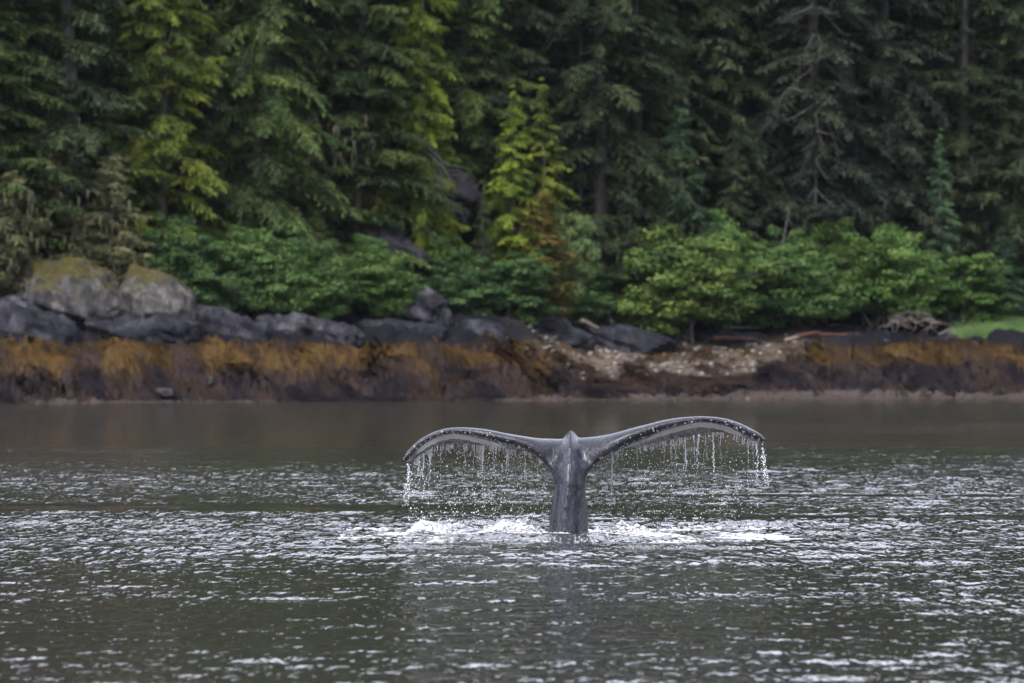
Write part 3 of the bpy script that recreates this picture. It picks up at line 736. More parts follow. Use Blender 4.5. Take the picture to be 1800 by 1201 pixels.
for _ in range(1500):
    px = rg.uniform(850, 1450); d = rg.uniform(2.5, 15); Y = 314 + 0.74 * 0 ; x = wx(px, 322.0); Y = float(shore_y(x)) + d
    if pebble_w(x, Y) < rg.random() * 0.8: continue
    r = 0.03 + 0.06 * rg.random()
    acc.add(np.array([x, Y, float(shore_z(x, Y)) + 0.2 * r]) + IV1 * r * np.array([1.3, 1, .8]), IF1)
for _ in range(900):
    px = rg.uniform(0, 1800); x = wx(px, 314.0 if px < 900 else 322.0); d = abs(rg.normal(0, 0.5 if px < 1050 else 1.5)); Y = float(shore_y(x)) + d
    r = 0.02 + 0.05 * rg.random()
    acc.add(np.array([x, Y, float(shore_z(x, Y)) + 0.2 * r]) + IV1 * r * np.array([1.6, 1, .7]), IF1)
sg = obj('shingle', acc.mesh('shingle'), M['shingle'], shore); sg['kind'] = 'stuff'

# ------------------------------------------------------------------ rockweed: golden above, purple brown below
def seaweed(name, label, n_, zlo, zhi, tlo, thi, seed, ln0, ln1, wd):
    rg = np.random.default_rng(seed)
    m_ = n_ * 7
    x = rg.uniform(-40, 44, m_); Y = shore_y(x) + rg.uniform(0.2, 15, m_)
    z = shore_z(x, Y)
    zj = z + 0.45 * fbm(x * 0.22, Y * 0.3, 51, 4) + rg.normal(0, 0.08, m_)
    keep = (zj > zlo + 0.35 * sstep(2, 9, x)) & (zj < zhi) & (pebble_w(x, Y) < rg.random(m_) * 0.55)
    x, Y, z = x[keep][:n_], Y[keep][:n_], z[keep][:n_]
    n1 = len(x)
    eps = 0.12
    ln = rg.uniform(ln0, ln1, n1)
    flow = 1.9 * fbm(x * 0.45, Y * 0.4, 4, 3) + rg.normal(0, 0.28, n1)
    dx, dY = np.sin(flow), -np.cos(flow)
    w = wd * rg.uniform(0.6, 1.3, n1)
    segs = 4; rowsV = []
    for k in range(segs):
        q = k / (segs - 1)
        px, pY = x + dx * ln * q, Y + dY * ln * q
        pz = np.maximum(shore_z(px, pY), 0.0) + (0.05 + 0.10 * rg.random(n1)) * (0.35 + math.sin(math.pi * min(1, q + 0.15))) * (1 - 0.6 * q)
        ww = w * (1.0 if k in (1, 2) else 0.45)
        rowsV.append(np.stack([px - ww * -dY * 0.5, pY - ww * dx * 0.5, pz], -1)); rowsV.append(np.stack([px + ww * -dY * 0.5, pY + ww * dx * 0.5, pz + 0.01], -1))
    V = np.stack(rowsV, 1)
    base = np.array([[2 * k, 2 * k + 1, 2 * k + 3, 2 * k + 2] for k in range(segs - 1)])
    Fq = base[None] + (np.arange(n1) * segs * 2)[:, None, None]
    tint = tlo + (thi - tlo) * np.clip(0.5 + 1.3 * fbm(x * 0.7, Y * 0.6, 8, 4) + rg.normal(0, 0.24, n1), 0, 1)
    o = obj(name, mesh_np(name, V.reshape(-1, 3), Fq.reshape(-1, 4), True, {'tint': np.repeat(tint, segs * 2)}), M['weed'])
    tag(o, label, 'seaweed', kind='stuff')
seaweed('golden_rockweed', 'band of golden orange rockweed draped over the upper tidal rocks', 29000, 1.50, 2.72, 0.50, 1.0, 51, 0.28, 0.7, 0.065)
seaweed('brown_seaweed', 'dark purple brown seaweed hanging over the lower tidal rocks', 25000, 0.15, 1.70, 0.0, 0.62, 52, 0.30, 0.9, 0.065)

# ------------------------------------------------------------------ conifers
def conifer_mesh(name, h, r, base, seed, step=0.34, per=5, droop=0.28, up=0.10, blade=(0.30, 0.10), fill=1.0, power=0.75, gaps=0.12, zmax=None):
    """trunk mesh and crown mesh; the crown is boughs of flat needle sprays"""
    rg = np.random.default_rng(seed)
    zmax = zmax or h
    lean = rg.normal(0, 0.012, 2)
    zt = np.linspace(-1.2, h, 14); rt = 0.011 * h + 0.05
    tx = lean[0] * zt + 0.06 * np.sin(zt * 0.35 + seed); ty = lean[1] * zt
    tv, tf = tube_arrays(np.stack([tx, ty, zt], -1), np.maximum(rt * (1 - np.clip(zt, 0, h) / h) ** 0.8, 0.012), 8)
    tr = Acc(); tr.add(tv, tf)
    B0, Bd, Bn, Bl, Bt = [], [], [], [], []
    z = base
    while z < h - 0.15:
        fz = (z - base) / (h - base)
        prof = min(1.0, (1 - fz) ** power) * min(1.0, 0.72 + 2.2 * fz)
        hi = z > 17.5
        n_b = max(3, int(per + rg.normal(0, 0.8)))
        a0 = rg.random() * 6.28
        for k in range(n_b):
            if rg.random() < gaps: continue
            az = a0 + 6.283 * k / n_b + rg.normal(0, 0.45)
            L = max(0.25, r * prof * (0.38 + 0.85 * rg.random() ** 0.8))
            zz = z + rg.normal(0, 0.22)
            dr = droop * (0.6 + 0.8 * rg.random()); u_ = up + rg.normal(0, 0.17)
            cx, cy_ = np.interp(zz, zt, tx), np.interp(zz, zt, ty)
            ca, sa = math.cos(az), math.sin(az)
            tq = np.linspace(0, 1, 5)
            path = np.stack([cx + ca * L * tq, cy_ + sa * L * tq, zz + L * (u_ * tq - dr * tq ** 2)], -1)
            if L > 0.8:
                bv, bf = tube_arrays(path, (0.012 + 0.011 * L) * (1 - 0.85 * tq), 3); tr.add(bv, bf)
            bt = np.clip(0.5 + rg.normal(0, 0.26), 0, 1)
            ts = 0.22 if L > 1 else 0.08
            nt = max(3, int(L / (0.34 if hi else 0.19) * fill))
            for t in np.linspace(ts, 1.0, nt):
                p = np.array([cx + ca * L * t, cy_ + sa * L * t, zz + L * (u_ * t - dr * t * t)])
                slope = u_ - 2 * dr * t
                for sd in ((-1, 1) if t < 0.97 else (0,)):
                    tl = (0.20 + 0.36 * L * (1 - t) ** 0.8) * (0.6 + 0.7 * rg.random())
                    tl = min(tl, 1.15)
                    an = az + sd * (0.85 + rg.normal(0, 0.42))
                    td = np.array([math.cos(an), math.sin(an), slope * 0.6 + 0.05 - 0.75 * rg.random() ** 1.5])
                    td /= np.linalg.norm(td)
                    m_ = max(2, int(tl / (0.2 if hi else 0.11) * fill))
                    q = (np.arange(m_) + 0.5) / m_
                    pos = p + td * (tl * q)[:, None]; pos[:, 2] -= 0.16 * tl * q * q
                    B0.append(pos); Bd.append(np.broadcast_to(td, (m_, 3)))
                    Bt.append(np.full(m_, bt))
        z += step * (1.8 if hi else 1.0) * (0.75 + 0.5 * rg.random()) * (1 if fz < 0.75 else 0.7)
    P = np.concatenate(B0); T = np.concatenate(Bd); tint = np.concatenate(Bt)
    n_ = len(P)
    T = T + rg.normal(0, 0.55, (n_, 3)) * np.array([1, 1, 0.8]); T[:, 2] -= 0.18
    T /= np.linalg.norm(T, axis=1)[:, None]
    N = np.array([0, 0, 1.0]) + rg.normal(0, 0.55, (n_, 3)); W = np.cross(T, N); W /= np.linalg.norm(W, axis=1)[:, None] + 1e-9
    ln = blade[0] * rg.uniform(0.6, 1.3, n_)[:, None]; wd = blade[1] * rg.uniform(0.6, 1.3, n_)[:, None]
    hi_ = np.where(P[:, 2] > 17.5, 2.0, 1.0)[:, None]; ln = ln * hi_; wd = wd * hi_
    V = np.stack([P - T * ln * 0.3 + W * wd * 0.55, P + T * ln * 0.8, P - T * ln * 0.3 - W * wd * 0.55], 1)
    tint = np.clip(tint + rg.normal(0, 0.14, n_), 0, 1)
    Fq = np.arange(n_ * 3).reshape(-1, 3)
    cm = mesh_np(name + '_crown', V.reshape(-1, 3), Fq, False, {'tint': np.repeat(tint, 3)})
    return tr.mesh(name + '_trunk'), cm
PROTO = {
    'layered': conifer_mesh('layered', 27, 4.3, 0.6, 101, step=0.44, per=6, droop=0.26, up=0.10, blade=(0.24, 0.085), fill=1.75, power=0.6),
    'hemlock': conifer_mesh('hemlock', 26, 4.0, 0.6, 102, step=0.44, per=6, droop=0.42, up=0.20, blade=(0.22, 0.085), fill=1.75, power=0.6),
    'sparse': conifer_mesh('sparse', 29, 3.4, 2.0, 103, step=0.55, per=5, droop=0.30, up=0.05, gaps=0.18, blade=(0.24, 0.085), fill=1.7, power=0.6),
    'ragged': conifer_mesh('ragged', 28, 4.3, 1.0, 104, step=0.48, per=6, droop=0.50, up=0.12, blade=(0.26, 0.075), fill=1.75, gaps=0.15, power=0.6),
    'medium': conifer_mesh('medium', 15, 3.2, 0.4, 105, step=0.33, per=6, droop=0.32, up=0.12, blade=(0.21, 0.08), fill=1.6, power=0.7, gaps=0.2),
    'young': conifer_mesh('young', 8, 2.6, 0.2, 106, step=0.26, per=7, droop=0.20, up=0.14, blade=(0.20, 0.07), fill=1.6, power=0.85, gaps=0.15),
    'feathery': conifer_mesh('feathery', 7.5, 2.4, 0.2, 107, step=0.22, per=6, droop=0.22, up=0.22, blade=(0.17, 0.06), fill=1.8, power=0.6, gaps=0.25),
    'weeping': conifer_mesh('weeping', 28, 4.2, 0.8, 108, step=0.42, per=6, droop=0.58, up=0.16, blade=(0.23, 0.075), fill=1.75, power=0.6),
}
PH = {'layered': 27, 'hemlock': 26, 'sparse': 29, 'ragged': 28, 'medium': 15, 'young': 8, 'feathery': 7.5, 'weeping': 28}
def tree(px, d, proto, mat, label, rot=None, sc=1.0, top=None, bark='bark', name='conifer_tree', group='conifers of the shore forest', wsc=1.0):
    Y = Ysh(px, d); x = wx(px, Y); zg = float(shore_z(x, Y))
    if top is not None: sc = (wz(top, Y) - zg) / PH[proto]
    rot = random.random() * 6.28 if rot is None else rot
    if PH[proto] > 20: wsc *= 1.18
    e = empty(name, (x, Y, zg), rot, (sc * wsc, sc * wsc, sc))
    tm, cm = PROTO[proto]
    for nm, me_, mt in (('trunk', tm, M[bark]), ('crown', cm, M[mat])):
        if len(me_.materials) == 0: me_.materials.append(mt)
        o = obj(nm, me_, None, e)
        o.material_slots[0].link = 'OBJECT'; o.material_slots[0].material = mt
    tag(e, label, 'tree', group)
    return e

tree(35, 19, 'sparse', 'spruce_olive', 'olive spruce with a thin dark trunk at the left edge', sc=1.0)
tree(-40, 17, 'layered', 'spruce_mid', 'dark green spruce cut off by the left edge of the view')
TREE_T = tree(130, 16.6, 'sparse', 'spruce_dark', 'spruce with the thick grey bare trunk in the upper left corner', sc=1.15)
tree(165, 20.5, 'sparse', 'spruce_mid', 'thin trunked spruce just right of the thick grey trunk')
tree(285, 17.0, 'hemlock', 'hemlock_bright', 'tall yellow green hemlock above the left alders, boughs stepping down to the right', wsc=0.85)
tree(325, 18.2, 'sparse', 'spruce_olive', 'grey trunked spruce behind the tall yellow green hemlock')
tree(445, 17.5, 'weeping', 'spruce_mid', 'broad dark green spruce with long drooping boughs left of the dark gap', wsc=1.0)
T_STUB = tree(500, 20, 'sparse', 'spruce_olive', 'spruce with pale bare branch stubs behind the broad dark green spruce', sc=1.1)
tree(180, 17, 'young', 'hemlock_bright', 'young bright green conifer below the thin trunks on the left', top=185, wsc=0.8)
T_LICH = tree(625, 18.0, 'layered', 'spruce_mid', 'spruce with a lichen hung bough reaching left into the dark gap')
tree(742, 16.3, 'hemlock', 'hemlock_lime', 'bright lime green hemlock at the top middle', wsc=0.55)
tree(665, 17.0, 'medium', 'hemlock_bright', 'shorter green hemlock in front of the grey cliff', top=230, wsc=0.75)
tree(820, 21, 'hemlock', 'spruce_mid', 'mid green hemlock with a bare trunk right of the lime green one', wsc=0.9)
tree(900, 15.9, 'medium', 'hemlock_lime', 'lime green conifer with a pointed tip above the whale, left of a pair', top=160, wsc=1.05)
tree(958, 16.0, 'medium', 'hemlock_bright', 'yellow green pointed conifer above the whale, right of a pair', top=148, wsc=1.0)
tree(940, 14.6, 'feathery', 'spruce_rust', 'rusty orange dying conifer just above the pale alder', top=338, wsc=1.35)
tree(1055, 18.5, 'ragged', 'spruce_olive', 'wide olive spruce with bare limbs right of the rusty conifer', wsc=1.1)
tree(1000, 24, 'layered', 'spruce_dark', 'dark spruce behind the wide olive spruce')
tree(1200, 16.4, 'young', 'spruce_teal', 'small dark blue green conifer of neat pyramid shape', top=185, wsc=0.85)
tree(1130, 25, 'weeping', 'spruce_dark', 'dark drooping spruce above and left of the small pyramid conifer')
tree(1275, 22.5, 'ragged', 'spruce_olive', 'dull olive spruce above and right of the small pyramid conifer')
tree(1425, 19.0, 'ragged', 'spruce_brown', 'half dead brown spruce with many pale crooked limbs', wsc=1.1)
tree(1350, 25, 'ragged', 'spruce_brown', 'brownish spruce behind the half dead one')
tree(1560, 20.0, 'ragged', 'spruce_brown', 'grey brown spruce between the half dead spruce and the right edge', wsc=1.0)
tree(1500, 26, 'weeping', 'spruce_dark', 'dark spruce in the gap right of the half dead spruce')
tree(1690, 19.5, 'layered', 'spruce_olive', 'olive spruce with flat layered boughs near the right edge')
tree(1655, 15.8, 'medium', 'spruce_teal', 'blue green conifer under the layered boughs at the right', top=235, wsc=0.8)
tree(1800, 18.5, 'weeping', 'spruce_dark', 'dark drooping spruce cut by the right edge of the view')
tree(1765, 15.5, 'young', 'spruce_teal', 'small dark conifer above the grass at the right edge', top=360)
tree(1880, 22, 'layered', 'spruce_dark', 'dark spruce standing just beyond the right edge')
tree(-120, 21, 'hemlock', 'spruce_mid', 'green hemlock standing just beyond the left edge')
T_PALE3 = tree(195, 13.6, 'feathery', 'spruce_pale', 'pale olive conifer with a straight trunk on the mossy bank', top=268)
T_PALE2 = tree(95, 13.9, 'feathery', 'spruce_pale', 'bushy pale olive conifer in the middle of the mossy bank', top=262, wsc=1.15)
T_PALE1 = tree(15, 13.3, 'feathery', 'spruce_pale', 'lichen hung pale conifer at the left edge above the rocks', top=300, wsc=1.2)
tree(140, 13.0, 'feathery', 'spruce_pale', 'low pale conifer scrub right above the taller pale dome', top=380, wsc=1.5)
tree(-45, 13.4, 'feathery', 'spruce_pale', 'pale conifer scrub cut off by the left edge above the rocks', top=370, wsc=1.5)
tree(560, 14.5, 'young', 'spruce_mid', 'small green conifer behind the top of the left alders', top=345, wsc=0.8)
tree(850, 15.0, 'medium', 'spruce_dark', 'dark conifer in the shade between lime conifer and dead limbs', top=330, wsc=0.7)
tree(1110, 15.6, 'medium', 'spruce_dark', 'dark conifer in shade right of the pale round alder', top=290, wsc=0.7)

tree(60, 19.5, 'weeping', 'spruce_mid', 'green drooping spruce behind the bushy pale conifers on the bank', wsc=0.8)
tree(230, 21, 'layered', 'hemlock_bright', 'yellow green spruce in the upper left, left of the tall hemlock', wsc=0.8)
tree(385, 19.5, 'hemlock', 'spruce_mid', 'green hemlock squeezed between the yellow green hemlock and the broad spruce', wsc=0.8)
tree(560, 22, 'weeping', 'spruce_dark', 'shaded spruce filling the dark gap left of the lichen hung bough', wsc=0.9)
tree(675, 21, 'weeping', 'spruce_olive', 'olive drooping spruce just left of the lime green hemlock', wsc=0.8)
tree(775, 19.6, 'medium', 'spruce_mid', 'mid green conifer right of the cliff below the lime green hemlock', top=150, wsc=0.75)
tree(880, 21.5, 'layered', 'spruce_olive', 'olive spruce rising behind the pointed lime pair', wsc=0.9)
tree(1120, 19.5, 'hemlock', 'spruce_olive', 'olive hemlock left of the small pyramid conifer', wsc=0.8)
tree(1290, 18.0, 'medium', 'spruce_dark', 'dark conifer right of the small pyramid conifer', top=205, wsc=0.85)
tree(1500, 17.5, 'medium', 'spruce_brown', 'brownish conifer right of the bleached spruce skeleton', top=190, wsc=0.9)
tree(1620, 22.5, 'weeping', 'spruce_dark', 'dark spruce between the grey brown and the layered one at the right', wsc=0.9)
tree(1735, 17.2, 'medium', 'spruce_dark', 'dark conifer right of the blue green one at the right', top=215, wsc=0.85)

# deeper rows: a dark wood that reads as one mass
rg = np.random.default_rng(77); accV, accT, n0 = [], [], 0
far_tr = Acc()
PF = conifer_mesh('far', 24, 3.6, 1.0, 131, step=1.1, per=5, droop=0.4, up=0.1, blade=(0.60, 0.24), fill=0.62)
fme = PF[1]; fv = np.empty(len(fme.vertices) * 3, np.float32); fme.vertices.foreach_get('co', fv); fv = fv.reshape(-1, 3)
ft = np.empty(len(fme.vertices), np.float32); fme.attributes['tint'].data.foreach_get('value', ft)
for row, d in enumerate((22.5, 28, 35, 45)):
    for px in np.arange(-1050, 2900, 108 + 10 * row):
        pxx = px + rg.normal(0, 25); Y = Ysh(pxx, d + rg.normal(0, 1.2)); x = wx(pxx, Y); z = float(shore_z(x, Y)) - 1
        a = rg.random() * 6.28; s = rg.uniform(0.8, 1.15); ca, sa = math.cos(a), math.sin(a)
        v = fv * s; accV.append(np.stack([v[:, 0] * ca - v[:, 1] * sa + x, v[:, 0] * sa + v[:, 1] * ca + Y, v[:, 2] + z], -1)); accT.append(ft)
V = np.concatenate(accV)
o = obj('background_forest', mesh_np('background_forest', V, np.arange(len(V)).reshape(-1, 3), False, {'tint': np.concatenate(accT)}), M['far_forest'])
tag(o, 'dark depth of conifer forest climbing the hill behind the front trees', 'forest', kind='stuff')

# ------------------------------------------------------------------ alders along the edge of the wood
def alder_mesh(name, w, h, dp, seed, clumps=200, per=170, leaf=0.135):
    rg = np.random.default_rng(seed)
    C = []
    lob = [(rg.uniform(-0.55, 0.55) * w, rg.uniform(-0.4, 0.4) * dp, rg.uniform(0.25, 0.68) * h, rg.uniform(0.34, 0.52)) for _ in range(8)]
    lob.append((0, 0, 0.6 * h, 0.55))
    while len(C) < clumps:
        cx, cy_, cz, rr = lob[int(rg.integers(len(lob)))]
        dvec = rg.normal(0, 1, 3); dvec /= np.linalg.norm(dvec)
        q = rr * (0.45 + 0.55 * rg.random() ** 0.5)
        p = np.array([cx + dvec[0] * q * w, cy_ + dvec[1] * q * dp, cz + dvec[2] * q * h * 0.85])
        p = p + rg.normal(0, 0.13, 3) * np.array([w, dp, h * 0.6])
        if p[2] < 0.02 * h: continue
        C.append(p)
    C = np.array(C)
    tr = Acc()
    for s in range(6):
        tip = C[int(rg.integers(len(C)))] * np.array([.7, .7, 1]); t = np.linspace(0, 1, 6)[:, None]
        b0 = np.array([rg.normal(0, 0.12 * w), rg.normal(0, 0.1 * dp), -0.5])
        path = b0 + (tip - b0) * t; path[:, 2] += (0.12 * h * np.sin(t * math.pi))[:, 0]
        v, f = tube_arrays(path, 0.07 * (1 - 0.7 * t[:, 0]), 5); tr.add(v, f)
        for c in C[rg.integers(0, len(C), 6)]:
            pth = np.linspace(path[3], c, 4); pth[1:3] += rg.normal(0, 0.08, (2, 3))
            v, f = tube_arrays(pth, [0.03, 0.022, 0.014, 0.006], 4); tr.add(v, f)
    n_ = clumps * per
    ci = np.repeat(np.arange(clumps), per)
    off = rg.normal(0, 1, (n_, 3)); off /= np.linalg.norm(off, axis=1)[:, None]
    rad = (0.20 + 0.52 * rg.random(clumps) ** 1.6)[ci] * rg.random(n_) ** 0.4
    P = C[ci] + off * rad[:, None] * np.array([1.25, 1.25, 0.62])
    N = off * 0.6 + np.array([0, 0, 0.8]) + rg.normal(0, 0.55, (n_, 3)); N /= np.linalg.norm(N, axis=1)[:, None]
    T = np.cross(N, rg.normal(0, 1, (n_, 3))); T /= np.linalg.norm(T, axis=1)[:, None]; W = np.cross(N, T)
    s = leaf * rg.uniform(0.6, 1.25, n_)[:, None]
    V = np.stack([P - T * s * 0.5 + W * s * 0.42, P + T * s * 0.75, P - T * s * 0.5 - W * s * 0.42], 1)
    tint = np.clip((0.5 + rg.normal(0, 0.18, clumps))[ci] + rg.normal(0, 0.09, n_), 0, 1)
    keep = V[:, :, 2].min(1) > -0.2
    V, tint = V[keep], tint[keep]
    return tr.mesh(name + '_stems'), mesh_np(name + '_foliage', V.reshape(-1, 3), np.arange(len(V) * 3).reshape(-1, 3), False, {'tint': np.repeat(tint, 3)})
AP = [alder_mesh('alder%d' % i, 2.6, 4.2, 2.2, 200 + i) for i in range(4)]
for i, (a, b_) in enumerate(AP): a.materials.append(M['bark']); b_.materials.append(M['alder_green'])
def alder(px0, px1, pyt, pyb, d, mat, label, k, flip=0):
    px = (px0 + px1) / 2; Y = Ysh(px, d); x = wx(px, Y)
    zb, zt = wz(pyb, Y), wz(pyt, Y)
    wsc = (px1 - px0) / F * Y / 4.1; hsc = (zt - zb) / 4.3
    zg = min(zb, float(shore_z(x, Y)) + 0.3)
    hsc = (zt - zg) / 4.4
    e = empty('alder_shrub', (x, Y, zg), flip, (wsc, wsc, hsc)); 
    st, fo = AP[k % 4]
    for nm, me_, mt in (('stem', st, M['bark']), ('foliage', fo, M[mat])):
        o = obj(nm, me_, None, e); o.material_slots[0].link = 'OBJECT'; o.material_slots[0].material = mt
    tag(e, label, 'shrub', 'alder shrubs along the edge of the wood')
PI = math.pi
alder(262, 425, 390, 560, 13.0, 'alder_dark', 'dark green alder beside the rounded pale rock dome', 0)
alder(380, 560, 388, 560, 12.6, 'alder_green', 'large mid green alder at the left above the slate ledge', 1)
alder(470, 600, 425, 562, 12.2, 'alder_green', 'green alder in the middle of the left clump', 2, PI)
alder(570, 735, 440, 562, 12.4, 'alder_bright', 'bright green alder left of the upright crag', 3)
alder(700, 815, 425, 520, 14.5, 'alder_dark', 'shaded alder above the upright crag', 0, PI)
alder(785, 965, 448, 568, 13.2, 'alder_dark', 'deep green alder in the middle above the dark rocks', 1, PI)
alder(965, 1068, 372, 480, 14.6, 'alder_sage', 'pale sage green round alder beside the rusty conifer', 2)
alder(1070, 1300, 398, 568, 14.2, 'alder_yellow', 'yellow green alder right of the dark hollow', 3, PI)
alder(1215, 1345, 382, 520, 16.2, 'alder_bright', 'green alder rising behind the yellow green one', 0, 1.2)
alder(1290, 1480, 420, 570, 14.2, 'alder_green', 'shaded green alder behind the red driftwood', 1, 0.6)
alder(1390, 1505, 388, 490, 15.6, 'alder_yellow', 'small yellow alder sticking up between two green ones', 2, PI)
alder(1450, 1640, 398, 570, 14.0, 'alder_bright', 'bright green alder left of and above the root mass', 3, 0.3)
alder(1580, 1765, 440, 562, 14.2, 'alder_bright', 'bright green alder right of and above the root mass', 1, PI)
alder(970, 1085, 480, 562, 15.5, 'alder_dark', 'low dark shrub in the hollow behind the bare snag', 2, 2.0)

alder(600, 700, 415, 520, 15.0, 'alder_green', 'green alder top behind the bright one left of the crag', 2, 0.8)
alder(860, 990, 430, 530, 15.4, 'alder_dark', 'dark alder filling in below the lime conifers', 3, 1.9)
alder(1330, 1440, 395, 500, 16.4, 'alder_green', 'green alder top just left of the small yellow alder', 1, 2.4)
alder(1680, 1790, 470, 560, 15.0, 'alder_dark', 'low dark shrub at the end of the hedge above the grass', 0, 0.4)

# lichen hanging in the boughs of a few trees
def attach(e, o):
    """make o, built in world space, a part of e"""
    o.parent = e
    o.matrix_parent_inverse = Matrix.LocRotScale(e.location, e.rotation_euler, e.scale).inverted()
def lichen(e, px0, px1, py0, py1, d, n_, seed):
    rg = np.random.default_rng(seed); acc = Acc()
    for _ in range(n_):
        px, py = rg.uniform(px0, px1), rg.uniform(py0, py1); Y = Ysh(px, d) + rg.normal(0, 0.4)
        x, z = wx(px, Y), wz(py, Y); ln = rg.uniform(0.2, 0.75); w = rg.uniform(0.02, 0.06)
        path = np.array([(x, Y, z), (x + rg.normal(0, .03), Y, z - ln * .35), (x + rg.normal(0, .05), Y, z - ln * .7), (x + rg.normal(0, .06), Y, z - ln)])
        v, f = tube_arrays(path, [w, w * 1.1, w * .7, w * .1], 4); acc.add(v, f, rg.random())
    o = obj('hanging_lichen', acc.mesh('hanging_lichen', 'tint'), M['lichen']); o['kind'] = 'stuff'; attach(e, o)
lichen(T_PALE1, -5, 75, 330, 480, 11.9, 60, 61)
lichen(T_PALE2, 60, 150, 320, 460, 12.5, 45, 62)
lichen(T_PALE3, 150, 240, 330, 470, 12.4, 30, 63)
lichen(T_LICH, 538, 660, 195, 290, 14.6, 60, 64)
# ------------------------------------------------------------------ dead limbs of the half dead spruces and the fan of grey branches
def limb(parent, pts, r0, name='dead_limb', n=5, mat='deadwood'):
    P = np.array(pts, float)
    t = np.linspace(0, 1, len(P)); tt = np.linspace(0, 1, 10)
    Q = np.stack([np.interp(tt, t, P[:, k]) for k in range(3)], -1)
    Q[1:-1] = (Q[:-2] + 2 * Q[1:-1] + Q[2:]) / 4
    v, f = tube_arrays(Q, r0 * (1 - 0.8 * tt), n)
    loc = np.array(parent.location) if parent else np.zeros(3)
    me_ = mesh_np(name, v - loc if parent else v, f)
    return obj(name, me_, M[mat], parent)
def limb_px(parent, pp, Y, r0, **kw):
    return limb(parent, [(wx(a, Y + i * 0.12), Y + i * 0.12, wz(b, Y + i * 0.12)) for i, (a, b) in enumerate(pp)], r0, **kw)
YD = Ysh(1425, 16.4)
snag = empty('dead_spruce', (wx(1430, YD), YD, float(shore_z(wx(1430, YD), YD))))
tag(snag, 'bleached bare spruce skeleton with crooked pale limbs on the right', 'tree')
limb(snag, [(wx(1432, YD), YD + .6, float(shore_z(wx(1430, YD), YD)) - .5), (wx(1436, YD), YD + .9, wz(300, YD)), (wx(1428, YD), YD + 1.0, wz(60, YD)), (wx(1430, YD), YD + 1.0, wz(-120, YD))], 0.11, name='trunk', n=8, mat='bark_dark')
for pp in ([(1436, 60), (1450, 90), (1470, 115), (1500, 158)], [(1432, 60), (1420, 80), (1405, 115), (1400, 160)], [(1436, 180), (1400, 205), (1370, 215), (1345, 245)], [(1436, 190), (1455, 215), (1470, 255), (1475, 290)],
           [(1434, 200), (1440, 240), (1455, 275), (1495, 295)], [(1432, 250), (1412, 265), (1418, 285), (1405, 306)], [(1434, 280), (1442, 300), (1460, 322), (1480, 330)], [(1430, 170), (1385, 150), (1365, 190), (1352, 215)],
           [(1432, 330), (1450, 350), (1470, 365), (1490, 362)], [(1430, 335), (1420, 350), (1412, 358)], [(1432, 20), (1455, 30), (1480, 60), (1496, 62)], [(1430, 10), (1400, 25), (1372, 30), (1352, 48)],
           [(1434, 100), (1462, 120), (1490, 150)], [(1430, 120), (1400, 140), (1380, 175)], [(1434, 230), (1470, 240), (1488, 262)]):
    limb_px(snag, pp, YD, 0.042)
YT = Ysh(500, 16.6)
for y_, x0_, x1_ in ((86, 470, 528), (104, 478, 540), (121, 486, 545), (150, 480, 520), (98, 470, 440)):
    attach(T_STUB, limb_px(None, [(x0_, y_ + 3), ((x0_ + x1_) / 2, y_ - 1), (x1_, y_ + 2)], YT, 0.035))
YE = Ysh(1380, 16.0)
sn2 = empty('dead_stub', (wx(1384, YE), YE, float(shore_z(wx(1384, YE), YE)))); tag(sn2, 'short leaning dead stub above the small yellow alder', 'tree')
limb_px(sn2, [(1374, 440), (1384, 385), (1390, 350)], YE, 0.06, name='trunk'); limb_px(sn2, [(1384, 385), (1394, 398), (1396, 410)], YE, 0.04)
YC = Ysh(1070, 17.5)
sn3 = empty('dead_spruce', (wx(1040, YC), YC, float(shore_z(wx(1040, YC), YC)))); tag(sn3, 'grey bare limbed dead spruce right of the rusty conifer', 'tree')
limb(sn3, [(wx(1018, YC), YC + .3, float(shore_z(wx(1018, YC), YC))), (wx(1020, YC), YC + .4, wz(300, YC)), (wx(1022, YC), YC + .5, wz(0, YC)), (wx(1022, YC), YC + .5, wz(-60, YC))], 0.15, name='trunk', n=8, mat='bark_dark')
for pp in ([(1022, 155), (1008, 165), (990, 172)], [(1020, 125), (1045, 118), (1072, 122)], [(1020, 95), (1050, 88), (1068, 96)], [(1020, 215), (1045, 208), (1075, 222)], [(1020, 310), (1000, 312), (985, 306)], [(1020, 325), (1005, 334), (988, 336)],
           [(1022, 60), (1000, 52), (975, 70)], [(1022, 30), (1050, 24), (1085, 40)]):
    limb_px(sn3, pp, YC, 0.05)
YF = Ysh(780, 14.2)
fan = empty('fallen_branch', (wx(745, YF), YF, wz(330, YF))); tag(fan, 'fan of grey dead twigs sweeping right below the lime green hemlock', 'branch')
rg = np.random.default_rng(15)
for k in range(34):
    y0 = rg.uniform(250, 340); x0 = rg.uniform(735, 775); ex = rg.uniform(785, 830); ey = y0 + rg.uniform(15, 60)
    limb_px(fan, [(x0, y0), ((x0 + ex) / 2, (y0 + ey) / 2 + rg.uniform(6, 16)), (ex, min(ey, 375))], YF + rg.normal(0, 0.3), 0.028, name='twig', n=4)
for px, y0, y1, d, r0, lab in ((800, 95, 215, 17.2, 0.16, 'bare grey trunk piece showing right of the lime green hemlock'),):
    pass

